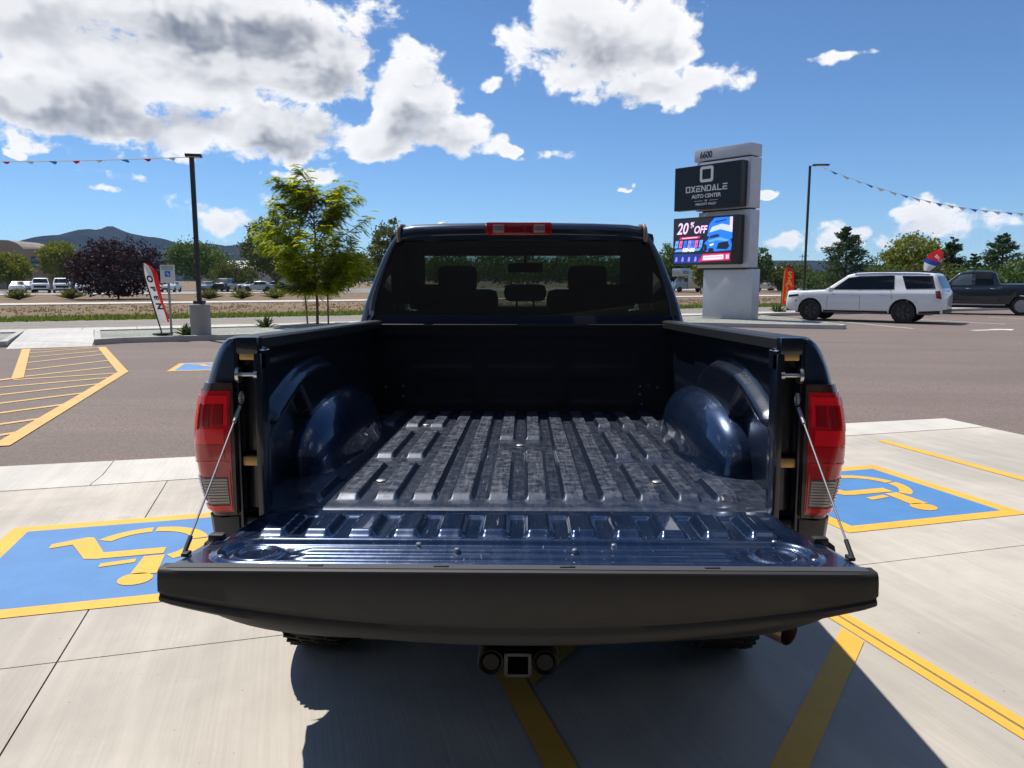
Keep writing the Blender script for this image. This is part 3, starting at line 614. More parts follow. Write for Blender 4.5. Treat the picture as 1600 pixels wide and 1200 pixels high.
        mb.box((s*.746, -.006, .215), (.022, .045, .50), .006); mb.box((s*.807, -.012, .215), (.012, .034, .56), .003)
        mb.box((s*.776, .034, .205), (.075, .02, .54)); mb.box((s*.778, -.006, .485), (.070, .046, .05), .008); mb.box((s*.776, .01, -.045), (.07, .05, .05), .006)
        mb.add([(s*.735, -.02, .42), (s*.735, .05, .42), (s*.80, .05, .50), (s*.80, -.02, .50), (s*.735, -.02, .47), (s*.735, .05, .47)], [(0, 1, 5, 4), (0, 4, 3), (4, 5, 2, 3)])
        pil = mb.build('rear_pillar', MAT['bedpaint_shaded'], root, smooth=40)
        for z, wx in ((.458, .052), (.150, .052)):
            mb = B(); mb.box((s*.772, -.012, z), (wx, .030, .028), .004); pl = mb.build('latch_plate', MAT['brass'], pil, smooth=40)
        mb = B(); mb.tube([(s*.803, -.022, .402), (s*.752, -.022, .402)], .0075, 14); mb.tube([(s*.757, -.022, .402), (s*.747, -.022, .402)], .0125, 14)
        mb.tube([(s*.806, -.022, .402), (s*.797, -.022, .402)], .024, 18); mb.build('latch_striker', MAT['steel'], pil, smooth=40)
        # --- tail lamp wrapped round the corner
        def lens(sx, z, off=0.0):                                    # sx: 0 inner edge .. 1 corner .. 1.6 along the side
            xo = .941 - .95*(z-.20)**2 + off
            if sx <= .72: return (s*(.812 + (xo-.05-.812)*sx/.72), -.048 - .012*sx - off, z)
            if sx <= 1.15:
                t = (sx-.72)/.43*pi/2; return (s*(xo-.05 + .05*sin(t)), -.0566 - off + .075*(1-cos(t)), z)
            return (s*(xo + .012*(sx-1.15)), .0184 - off + (sx-1.15)*.28, z)
        def patch(a0, a1, z0, z1, off, m, name, parent, nu=10, nz=8, rim=True):
            U = [lerp(a0, a1, i/nu) for i in range(nu+1)]; Z = [lerp(z0, z1, k/nz) for k in range(nz+1)]
            mb = B().grid([[lens(u, z, off) for u in U] for z in Z])
            if rim:
                for zz in (z0, z1): mb.grid([[lens(u, zz, off) for u in U], [lens(u, zz, -.004) for u in U]])
                for u in (a0, a1): mb.grid([[lens(u, z, off) for z in Z], [lens(u, z, -.004) for z in Z]])
            return mb.build(name, MAT[m], parent, smooth=40)
        zz = [-.005 + .385*k/20 for k in range(21)]; uu = [0, .1, .3, .5, .72] + [.72+.43*k/8 for k in range(1, 9)] + [1.3, 1.45, 1.6]
        mb = B().grid([[lens(u, z) for u in uu] for z in zz])
        for z in (zz[0], zz[-1]): mb.grid([[lens(u, z) for u in uu], [(s*.82, .06, z) for u in uu]])
        mb.grid([[lens(0, z) for z in zz], [(s*.812, .03, z) for z in zz]])
        lamp = mb.build('tail_lamp', MAT['bezel'], root, smooth=40)
        patch(.09, 1.58, .006, .358, .003, 'red', 'red_lens', lamp, 18, 12)
        patch(.16, 1.00, .322, .345, .006, 'red_bright', 'reflector_strip', lamp, 10, 2)
        patch(.16, .24, .26, .322, .006, 'red_bright', 'reflector_strip', lamp, 3, 4)
        patch(.84, 1.0, .245, .322, .006, 'red_bright', 'reflector_strip', lamp, 4, 4)
        patch(.28, .52, .262, .318, .005, 'red_dark', 'lamp_pocket', lamp, 5, 4)
        patch(.62, .80, .255, .318, .005, 'red_dark', 'lamp_pocket', lamp, 5, 4)
        patch(.24, .95, .205, .250, .005, 'red_bright', 'lamp_pocket', lamp, 8, 3)
        patch(.24, .95, .160, .203, .005, 'red', 'lamp_pocket', lamp, 8, 3)
        patch(.14, 1.05, .150, .155, .006, 'red_bright', 'lens_rib', lamp, 10, 1)
        for k in range(9): patch(.20, .80, .104-.0082*k-.0058, .104-.0082*k, .008, 'clear_lens', 'reverse_lens', lamp, 7, 1)
        patch(.17, .82, .028, .108, .005, 'clear_dark', 'reverse_housing', lamp, 7, 2)
        for k in range(8): patch(.86, 1.35, .108-.0095*k-.0035, .108-.0095*k, .006, 'clear_lens', 'lens_rib', lamp, 8, 1)
        patch(.125, .165, .012, .125, .007, 'red_bright', 'reflector_strip', lamp, 2, 4)
        patch(.125, 1.0, .012, .026, .007, 'red_bright', 'reflector_strip', lamp, 10, 2)
        # grey filler below the lamp
        mb = B(); rows = [[(s*.812, -.035, z), (s*.85, -.05, z), (s*(.885+.1*z), -.045, z), (s*(.91+.12*z), -.005, z), (s*(.925+.12*z), .12, z)] for z in (-.012, -.04, -.085)]
        mb.grid(rows); mb.cap(rows[-1] + [(s*.812, .12, -.085)]); mb.build('bumper_filler', MAT['greyplastic'], root, smooth=40)
        # --- support cable
        mb = B(); a = Vector((s*.790, -.040, .325)); b_ = Vector((s*.803, -.405, .012)); d = (b_-a).normalized()
        mb.tube([a + d*.05, b_], .0027, 8); mb.tube([a + d*.018, a + d*.075], .0052, 10)
        for k in range(14):
            t0, t1 = 2*pi*k/14, 2*pi*(k+1)/14
            mb.tube([(s*.790, a.y + .012*sin(t0), a.z + .012 + .0155*cos(t0)), (s*.790, a.y + .012*sin(t1), a.z + .012 + .0155*cos(t1))], .0045, 6)
        cb_ = mb.build('support_cable', MAT['dull_steel'], root, smooth=50)
        mb = B(); mb.tube([b_ - d*.035, b_ + d*.012], .0055, 10); mb.box((s*.797, -.418, .004), (.016, .030, .010), .004); mb.build('cable_end', MAT['blackplastic'], cb_, smooth=50)
    # --- tailgate
    gx = lambda y: .735 + .075*min(1, max(0, -y/.49))
    def gate_h(x, y):
        h = 0.0
        for k in range(-6, 6):
            xc = .05875 + .1175*k; d = abs(x-xc)
            if d < .05: h = max(h, .019*(1-lst(.027, .041, d))*lst(-.058, -.080, y)*(1-lst(-.235, -.262, y)))
        h -= .006*sstep(-.055, -.075, y)*(1-sstep(-.25, -.272, y))
        # stadium bead and its ridges
        def stad(hx, hy):
            qx = max(0, abs(x)-(hx-hy)); return hypot(qx, y+.386) - hy
        o = stad(.725, .088)
        h += .0075*max(0, 1-(o/.016)**2) if abs(o) < .016 else 0
        if o < 0: h -= .007*sstep(0, -.02, o)
        if abs(x) < .56:
            for yy in (-.362, -.412): h += .0095*max(0, 1-((y-yy)/.017)**2)*(1-sstep(.50, .56, abs(x)))
        for sx in (-1, 1):
            r = hypot((x-sx*.635), (y+.386)*1.0); h += .0065*max(0, 1-((r-.052)/.013)**2) if abs(r-.052) < .013 else 0
        h -= .004*sstep(.012, .0, abs(abs(x)-gx(y)))
        return h
    ys = [-.006 - .0042*i for i in range(117)]
    tg = B().grid([[(gx(y)*t, y, gate_h(gx(y)*t, y)) for t in [-1 + 2*i/310 for i in range(311)]] for y in ys], flip=True).build('tailgate', MAT['gatepaint'], root, smooth=60)
    rows = []
    for i in range(49):
        t = -1 + 2*i/48; bow = .085 + .095*(1-t*t)
        rows.append([(t*gx(-.006), -.006, -.004), (t*gx(-.006), .012, -.03), (t*gx(-.006), .01, -.075-.3*(bow-.085)), (t*gx(-.25), -.25, -.075-.62*(bow-.085)), (t*.808, -.50, -bow+.004)])
    mb = B().grid(rows)
    for s in (-1, 1):
        mb.grid([[(s*gx(y), y, gate_h(s*gx(y), y)) for y in ys[::8]], [(s*gx(y), y, -.075) for y in ys[::8]]])
    mb.build('outer_skin', MAT['paint'], tg, smooth=45)
    rows = []; N = 65
    for i in range(N):
        t = -1 + 2*i/(N-1); x = .816*t; e = max(0, (abs(t)-.975)/.025); bow = .078 + .100*(1-abs(t)**2.1)
        yb = -.531 + .004*e*e
        rows.append([(x, -.484, -.003), (x, -.486, .0042), (x, -.519, .0042), (x, yb+.004, .001), (x, yb, -.006), (x, yb-.002, -.25*bow), (x, yb-.003, -.60*bow),
                     (x, yb+.004, -.68*bow), (x, yb+.006, -.74*bow), (x, yb+.001, -.80*bow), (x, yb+.001, -.90*bow), (x, yb+.008, -.97*bow), (x, yb+.03, -bow)])
    mb = B().grid(rows); mb.cap(rows[0]); mb.cap(rows[-1][::-1])
    cap = mb.build('spoiler_cap', MAT['blackplastic'], tg, smooth=38)
    B().grid([[(x, y, .0056) for x in [-.80 + 1.6*i/40 for i in range(41)]] for y in (-.4875, -.5165)]).build('lit_cap_lip', MAT['greyplastic'], tg)  # sunlit top lip of the black cap, laid on in paler grey
    for x, y, z in [(sx*x, y, z) for sx in (-1, 1) for x, y, z in ((.145, -.372, .002), (.245, -.335, .003), (.655, -.30, .003), (.705, -.44, .003))]:
        B().lathe([(0, .006), (.005, .0055), (.0075, .003), (.0075, -.008)], (x, y, z), 'z', 10).build('bolt', MAT['steel'], tg, smooth=40)
    for x in (-.46, -.17, .12, .45): B().box((x, -.502, .0062), (.035, .008, .004), .0015).build('cap_clip', MAT['blackplastic'], tg, smooth=40)
    for s in (-1, 1): B().box((s*.775, -.285, .004), (.04, .03, .02), .008).build('rubber_bumper', MAT['blackplastic'], tg, smooth=40)
    # --- bumper, hitch, exhaust, underbody
    rows = []
    for i in range(41):
        t = -1 + 2*i/40; x = .915*t; yb = -.135 + .075*abs(t)**5; lift = .060*abs(t)**5
        rows.append([(x, yb+.16, -.165+.075*abs(t)**6), (x, yb+.02, -.165+.075*abs(t)**6), (x, yb, -.185+.06*abs(t)**6), (x, yb-.006, -.26), (x, yb+.004, -.325+lift*.8), (x, yb+.03, -.350+lift*.8), (x, yb+.14, -.356+lift*.8)])
    mb = B().grid(rows); mb.cap(rows[0]); mb.cap(rows[-1][::-1]); mb.build('rear_bumper', MAT['blackplastic'], root, smooth=40)
    mb = B()
    for (cx, cz, dx, dz) in ((-.031, -.424, .010, .072), (.037, -.424, .010, .072), (.003, -.393, .078, .010), (.003, -.455, .078, .010)): mb.box((cx, .02, cz), (dx, .26, dz), .002)
    hit = mb.build('hitch_receiver', MAT['greyplastic'], root, smooth=30)
    mb = B().box((.003, .12, -.424), (.06, .02, .056)); mb.box((0, .2, -.40), (.9, .07, .07), .01); mb.build('hitch_crossbar', MAT['chassis'], hit, smooth=30)
    for s in (-1, 1):
        mb = B(); mb.lathe([(.030, -.05), (.037, -.06), (.040, -.05), (.040, .10)], (.003 + s*.078, -.03, -.425), 'y', 20); mb.build('wiring_socket', MAT['chassis'], hit, smooth=40)
        mb = B(); mb.lathe([(0, -.052), (.024, -.052), (.029, -.040)], (.003 + s*.078, -.03, -.428), 'y', 18); mb.build('socket_cover', MAT['chassis'], hit, smooth=40)
    mb = B(); mb.tube([(.45, 1.6, -.38), (.52, .75, -.37), (.66, .30, -.385), (.83, .06, -.395)], [.034, .034, .036, .040], 18, cap=False); mb.build('exhaust_pipe', MAT['exhaust'], root, smooth=50)
    mb = B(); mb.box((0, 1.0, -.14), (1.45, 1.95, .20)); mb.box((0, 3.6, -.25), (1.6, 3.2, .34)); mb.box((-.42, 2.5, -.33), (.1, 5.0, .14)); mb.box((.42, 2.5, -.33), (.1, 5.0, .14)); mb.build('chassis', MAT['chassis'], root)
    mb = MB(); mb.tube([(-.75, 1.10, .41), (.75, 1.10, .41)], .05, 12); mb.lathe([(0, -.16), (.10, -.13), (.15, 0), (.10, .13), (0, .16)], (0, 1.10, .41), 'x', 14); mb.build('rear_axle', MAT['chassis'], root, smooth=50)
    for y in (1.10, 4.67):
        for s in (-1, 1):
            mb = MB(); mb.lathe([(.26, -.12), (.36, -.135), (.395, -.118), (.408, -.07), (.412, 0), (.408, .07), (.395, .118), (.36, .135), (.26, .12)], (s*.865, y, .41), 'x', 40)
            for k in range(44):
                t = 2*pi*k/44
                for dx, da in ((-.085, 0), (-.03, .07), (.03, .0), (.085, .07)):
                    mb.tube([(s*.865+dx-.022, y+.408*cos(t+da), .41+.408*sin(t+da)), (s*.865+dx+.022, y+.408*cos(t+da+.05), .41+.408*sin(t+da+.05))], .011, 4)
            wh = mb.build('wheel', MAT['rubber'], root, smooth=30)
            mb = MB(); mb.lathe([(.0, .09*s), (.10, .085*s), (.22, .07*s), (.262, .11*s), (.262, -.11*s)], (s*.865, y, .41), 'x', 30); mb.build('rim', MAT['chrome'], wh, smooth=40)
    # --- cab
    sec = [(.905, .50), (.88, .60), (.85, .69), (.79, .855), (.74, .955), (.705, 1.015), (.68, 1.037), (.60, 1.049), (.40, 1.056), (0, 1.063)]
    def sx_(z): return interp([(b_, a) for a, b_ in sec[:7]], z)
    yr = lambda z: 2.06 + .22*(z-.50)
    roof = [(x, z) for x, z in sec if z > 1.0]
    prof = roof + [(-x, z) for x, z in roof[-2::-1]]
    rows = []
    for y, dz, k in ((2.155, -.075, .992), (2.148, -.045, .997), (2.16, -.018, .999), (2.20, -.004, 1), (2.5, .010, 1), (3.0, .014, 1), (3.35, .002, .99), (3.50, -.025, .975)):
        rows.append([(x*k, y, z+dz) for x, z in prof])
    cabr = B().grid(rows).build('cab_roof', MAT['paint'], root, smooth=50)
    B().grid([[(x*.95, y, z - .05) for x, z in prof] for y in (2.2, 2.8, 3.45)], flip=True).build('headliner', MAT['headliner'], cabr, smooth=50)
    # rear frame round the window
    out = [(sx_(z), z) for z in (.42, .50, .60, .69, .78, .86, .93, .985)]
    inn = [(.822, .535), (.822, .535), (.815, .60), (.795, .69), (.770, .78), (.742, .86), (.712, .93), (.690, .958)]
    for s in (-1, 1):
        B().grid([[(s*sx_(max(.5, z)), yr(z)+.05, z), (s*(sx_(max(.5, z))-.010), yr(z)+.012, z), (s*(sx_(max(.5, z))-.03), yr(z), z), (s*i_[0], yr(z)+.002, i_[1]), (s*(i_[0]-.004), yr(z)+.03, i_[1])] for (o_, z), i_ in zip(out, inn)]).build('rear_pillar_panel', MAT['paint'], root, smooth=50)
        B().tube([(s*.688, 2.142, .945), (s*.689, 2.135, .985), (s*.687, 2.137, 1.015), (s*.682, 2.16, 1.035), (s*.682, 2.3, 1.048)], .011, 8).build('roof_seal', MAT['gold_trim'], cabr, smooth=50)
    mb = B(); mb.grid([[(x, y, z) for x in [-.86 + 1.72*i/20 for i in range(21)]] for y, z in ((2.04, .20), (2.055, .45), (2.058, .50), (2.064, .536), (2.09, .540))]); mb.build('cab_back', MAT['paint'], root, smooth=50)
    mb = B(); mb.grid([[(x*k, y, z - .004*(x/.7)**2) for x in [-.70 + 1.4*i/20 for i in range(21)]] for y, z, k in ((2.195, .955, 1), (2.160, .957, 1), (2.158, .985, 1.0))]); mb.build('window_header', MAT['paint'], root, smooth=50)
    gl = B().grid([[(t*w, yr(z)+.010, z) for t in [-1 + i/12 for i in range(25)]] for z, w in ((.530, .826), (.60, .818), (.69, .798), (.78, .773), (.86, .745), (.93, .715), (.962, .694))]).build('rear_window', MAT['rear_glass'], root, smooth=60)
    mb = B()
    mb.box((0, yr(.55)+.022, .548), (1.6, .008, .03)); mb.build('window_divider', MAT['interior'], gl)
    # third brake lamp
    mb = B().box((-.015, 2.135, 1.014), (.368, .05, .074), .012); tb = mb.build('brake_lamp', MAT['red'], root, smooth=40)
    B().box((-.015, 2.112, 1.012), (.15, .012, .050), .005).build('brake_lens', MAT['red_dark'], tb, smooth=40)
    for sx in (-1, 1):
        B().box((-.015+sx*.113, 2.110, 1.014), (.062, .012, .044), .005).build('cargo_lens', MAT['clear_lens'], tb, smooth=40)
        for k in range(3): B().box((-.015+sx*.113, 2.1035, 1.028-.010*k), (.056, .004, .0035)).build('lens_rib', MAT['clear_dark'], tb)
        B().box((-.015+sx*.166, 2.110, 1.014), (.012, .012, .014), .004).build('lens_screw', MAT['chassis'], tb, smooth=40)
    B().lathe([(.038, 0), (.034, .010), (.018, .019), (0, .021)], (-.47, 2.42, 1.063), 'z', 16).build('roof_antenna', M_plain('antenna_white', (.75, .73, .68), .4), root, smooth=50)
    # sides: lower doors, pillars, glass
    for s in (-1, 1):
        dx = lambda z: interp([(-.45, .93), (-.1, .985), (.2, .99), (.42, .96), (.50, .915)], z)
        B().grid([[(s*dx(z), y, z) for z in (-.45, -.3, -.1, .1, .25, .38, .46, .50)] for y in [2.06 + .1*i for i in range(22)]]).build('door_panel', MAT['paint'], root, smooth=50)
        def strip_(y0f, y1f, name, m, off=0.0, par=root):
            zz_ = [.50, .60, .69, .78, .86, .93, .985, 1.022]
            return B().grid([[(s*(sx_(z)+off), lerp(y0f(z), y1f(z), k/4), z) for k in range(5)] for z in zz_]).build(name, MAT[m], par, smooth=50)
        fa = lambda z: 3.46 + (1.02-z)*1.55
        strip_(lambda z: yr(z)+.05, lambda z: 2.34, 'corner_pillar', 'paint'); strip_(lambda z: 3.02, lambda z: 3.14, 'door_pillar', 'paint')
        strip_(lambda z: 2.34, lambda z: 3.02, 'side_window', 'side_glass', -.004); strip_(lambda z: 3.14, lambda z: fa(z)-.07, 'side_window', 'side_glass', -.004)
        strip_(lambda z: fa(z)-.07, lambda z: fa(z)+.02, 'windshield_pillar', 'paint')
        mb = B(); mb.box((s*1.065, 3.78, .60), (.20, .09, .24), .035); mb.box((s*.94, 3.80, .53), (.12, .05, .05), .01); mb.build('side_mirror', MAT['blackplastic'], root, smooth=50)
        mb = B(); mb.grid([[(s*x, y, z) for x, z in ((.93, -.45), (.985, -.1), (.99, .15), (.975, .35), (.93, .46), (.86, .50))] for y in [4.16 + .11*i for i in range(11)]]); mb.build('front_fender', MAT['paint'], root, smooth=50)
    B().grid([[(t*sx_(z)*.985, 3.46+(1.02-z)*1.55 + .06*(1-t*t), z) for t in [-1+i/8 for i in range(17)]] for z in (.50, .65, .78, .90, 1.04)]).build('windshield', MAT['clear_glass'], root, smooth=60)
    rows = [[(t*.90, y, z + .05*(1-t*t)) for t in [-1+i/8 for i in range(17)]] for y, z in ((4.20, .50), (4.4, .505), (4.9, .48), (5.2, .44), (5.28, .36), (5.30, .1), (5.30, -.40))]
    B().grid(rows).build('hood', MAT['paint'], root, smooth=50)
    # cab interior
    inter = B(); inter.box((0, 3.1, .02), (1.75, 2.1, .04)); inter.box((0, 4.0, .46), (1.66, .42, .26), .06); inter.box((.0, 4.0, .30), (1.7, .3, .3)); itr = inter.build('dashboard', MAT['interior'], root, smooth=50)
    for x in (-.39, .39):
        mb = B(); mb.box((x*1.15, 3.18, .36), (.56, .16, .68), .06); mb.box((x*1.15, 3.15, .77), (.27, .10, .18), .045); mb.tube([(x-.06, 3.16, .58), (x-.06, 3.16, .68)], .008, 6); mb.tube([(x+.06, 3.16, .58), (x+.06, 3.16, .68)], .008, 6); mb.box((x, 3.42, .14), (.50, .5, .2), .06); mb.build('front_seat', MAT['interior'], root, smooth=50)
    mb = B(); mb.box((0, 2.33, .28), (1.5, .15, .56), .05); mb.box((0, 2.6, .12), (1.5, .5, .2), .05); bench = mb.build('rear_seat', MAT['interior'], root, smooth=50)
    for x, zc_ in ((-.52, .64), (.52, .64), (.02, .665)):
        mb = B(); mb.box((x, 2.36, zc_), (.25 if abs(x) < .1 else .30, .09, .10 if abs(x) < .1 else .15), .04); mb.tube([(x-.05, 2.36, zc_-.14), (x-.05, 2.36, zc_)], .007, 6); mb.tube([(x+.05, 2.36, zc_-.14), (x+.05, 2.36, zc_)], .007, 6); mb.build('headrest', MAT['interior'], bench, smooth=50)
    mb = B(); mb.box((.02, 3.56, .865), (.26, .03, .07), .02); mb.tube([(.02, 3.57, .9), (.02, 3.56, .98)], .012, 8); mb.box((.02, 3.50, .985), (.22, .2, .05), .02); mb.build('rear_view_mirror', MAT['interior'], root, smooth=50)
    mb = B(); mb.box((0, 3.50, .988), (1.56, .14, .075), .03); mb.build('sun_visor', MAT['interior'], root, smooth=50)
    for s in (-1, 1): B().box((s*.70, 2.60, .80), (.10, .80, .40), .03).build('trim_panel', MAT['interior'], root, smooth=50)
    mb = B(); mb.lathe([(.19, -.012), (.175, 0), (.19, .012), (.205, 0), (.19, -.012)], (-.39, 3.72, .50), 'y', 24); mb.build('steering_wheel', MAT['interior'], root, smooth=50)
    return root
make_pickup()
# ------------------------------------------------------------------ other vehicles
MAT.update(white_paint=M_carpaint('white_paint', (0.72, 0.73, 0.74), flake=0.0, rough=0.4), navy_paint=M_carpaint('black_blue_paint', (0.010, 0.016, 0.026)),
           silver_paint=M_carpaint('silver_paint', (0.34, 0.36, 0.38), flake=0.5), bluegrey_paint=M_carpaint('blue_grey_paint', (0.16, 0.21, 0.25), flake=0.3),
           dark_window=M_plain('dark_window', (0.006, 0.008, 0.011), 0.05, spec=0.28), pale_window=M_plain('pale_window', (0.10, 0.15, 0.16), 0.05),
           seam=M_plain('panel_gap', (0.02, 0.02, 0.02), 0.8), amber=M_plain('amber_lens', (0.6, 0.12, 0.02), 0.15, coat=1), headlamp=M_plain('headlamp_lens', (0.35, 0.38, 0.40), 0.08, coat=1), rim_dark=M_plain('dark_alloy', (0.05, 0.05, 0.052), 0.3, metal=0.8))
def build_car(sp, paint, detail=True):
    root = empty(sp['name'], (0, 0, 0))
    L0, L1 = sp['xr'], sp['xf']; w0 = sp['W']/2; r = sp['r']; R = r + .055; zh = sp['H']
    belt, roof = sp['belt'], sp['roof']
    def sill(x):
        z = sp.get('sill', .34)
        for a in sp['axles']:
            d = abs(x-a)
            if d < R: z = max(z, r + sqrt(R*R - d*d))
        return z
    def ring(x):
        e0 = max(0, (x-(L1-.75))/.75); e1 = max(0, ((L0+.45)-x)/.45)
        w = w0*(1 - .17*e0**2.2 - .07*e1**2.4); zs = sill(x); zb = interp(belt, x); zr = max(interp(roof, x), zb)
        g = zr - zb; t = sp.get('tumble', .19)*min(1, g/(zh-1.15))
        base = sp.get('sill', .34)
        if e0 > 0: base += .10*e0**2; zs = max(zs, base)
        pts = [(w-.07, zs), (w-.015, max(zs+.01, base+.06)), (w, max(zs+.02, lerp(base, zb, .42))), (w-.005, max(zs+.03, lerp(base, zb, .80))), (w-.035, max(zs+.04, zb-.03)), (w-.055, max(zs+.05, zb))]
        if g > .05: pts += [(w-.06-.5*t, zb+.5*g), (w-.06-t, zr-.075), (w-.095-t, zr-.03), (w-.19-t, zr-.004), (w*.35, zr+.008), (0, zr+.012)]
        else: pts += [(w-.07, zb+.010), (w-.11, zb+.022), (w-.16, zb+.03), (w-.24, zb+.038), (w*.35, zb+.052), (0, zb+.056)]
        return pts
    n = 90 if detail else 44
    xs = sorted(set([round(lerp(L0, L1, i/n), 4) for i in range(n+1)] + [a+d for a in sp['axles'] for d in (-R, -R+.03, R-.03, R)] + [L0+.02, L0+.06, L1-.02, L1-.06]))
    xs = [x for x in xs if L0 <= x <= L1]
    rows = []
    for x in xs:
        p = ring(x); k = 0.0
        if x > L1-.07: k = .05*((x-(L1-.07))/.07)**2
        if x < L0+.05: k = .03*(((L0+.05)-x)/.05)**2
        p = [((a-k) if a > .1 else a, b_-k*.8*(i > 4) + k*.8*(i < 2)) for i, (a, b_) in enumerate(p)]
        rows.append([(x, a, b_) for a, b_ in p] + [(x, -a, b_) for a, b_ in p[-2::-1]])
    mb = MB().grid(rows); mb.cap(rows[0]); mb.cap(rows[-1][::-1])
    body = mb.build('body', MAT[paint], root, smooth=38)
    def wsurf(x, z): return interp(sorted([(b_, a) for a, b_ in ring(x)][:9]), z)
    def quad(q, name, m, par, off=.006, nu=8, nv=5, sides=(1, -1)):
        for s in sides:
            rr = []
            for j in range(nv+1):
                v = j/nv; a = (lerp(q[0][0], q[3][0], v), lerp(q[0][1], q[3][1], v)); b_ = (lerp(q[1][0], q[2][0], v), lerp(q[1][1], q[2][1], v))
                rr.append([(lerp(a[0], b_[0], i/nu), s*(wsurf(lerp(a[0], b_[0], i/nu), lerp(a[1], b_[1], i/nu))+off), lerp(a[1], b_[1], i/nu)) for i in range(nu+1)])
            MB().grid(rr).build(name, MAT[m], par, smooth=50)
    for k, q in enumerate(sp['windows']): quad(q, 'side_window', sp.get('wmat', ['dark_window']*9)[k], root)
    def over(x0, x1, wf, name, m):                                   # glass lying on the roofline slope
        rr = []
        for i in range(9):
            x = lerp(x0, x1, i/8); p = ring(x); zt = p[-1][1]; ww = (p[8][0])*wf
            rr.append([(x + (.006 if x1 > 0 else -.006), t*ww, zt + .010 - .012*abs(t)**2) for t in [-1 + k/6 for k in range(13)]])
        MB().grid(rr).build(name, MAT[m], root, smooth=60)
    over(*sp['ws'], .93, 'windshield', sp.get('wsmat', 'dark_window'))
    if 'rg' in sp: over(*sp['rg'], .88, 'rear_window', 'dark_window')
    # wheels
    for a in sp['axles']:
        for s in (1, -1):
            y = s*(w0-.14)
            mb = MB(); mb.lathe([(r*.66, -.11), (r*.9, -.125), (r*.98, -.10), (r, 0), (r*.98, .10), (r*.9, .125), (r*.66, .11)], (a, y, r), 'y', 32 if detail else 18)
            wh = mb.build('wheel', MAT['rubber'], root, smooth=35)
            mb = MB(); mb.lathe([(r*.69, -.10*s), (r*.69, .095*s), (r*.62, .10*s), (r*.60, .05*s), (0, .03*s)], (a, y, r), 'y', 28 if detail else 14)
            if detail:
                for k in range(6):
                    t = 2*pi*k/6
                    for dt in (-.12, .12): mb.tube([(a+.05*cos(t), y+.085*s, r+.05*sin(t)), (a+r*.63*cos(t+dt), y+.075*s, r+r*.63*sin(t+dt))], .018, 5)
                mb.lathe([(.0, .1*s), (.06, .095*s), (.07, .06*s)], (a, y, r), 'y', 14)
            mb.build('rim', MAT[sp.get('rim', 'rim_dark')], wh, smooth=35)
    MB().box(((L0+L1)/2, 0, .55), ((L1-L0)*.86, sp['W']-.42, .46)).build('underbody', MAT['chassis'], root)
    for m_, nm, q in sp.get('patches', []): quad(q, nm, m_, root, .009, 5, 3)
    for m_, nm, c, d in sp.get('boxes', []):
        MB().box(c, d, min(d)*.3).build(nm, MAT[m_], root, smooth=40)
    return root
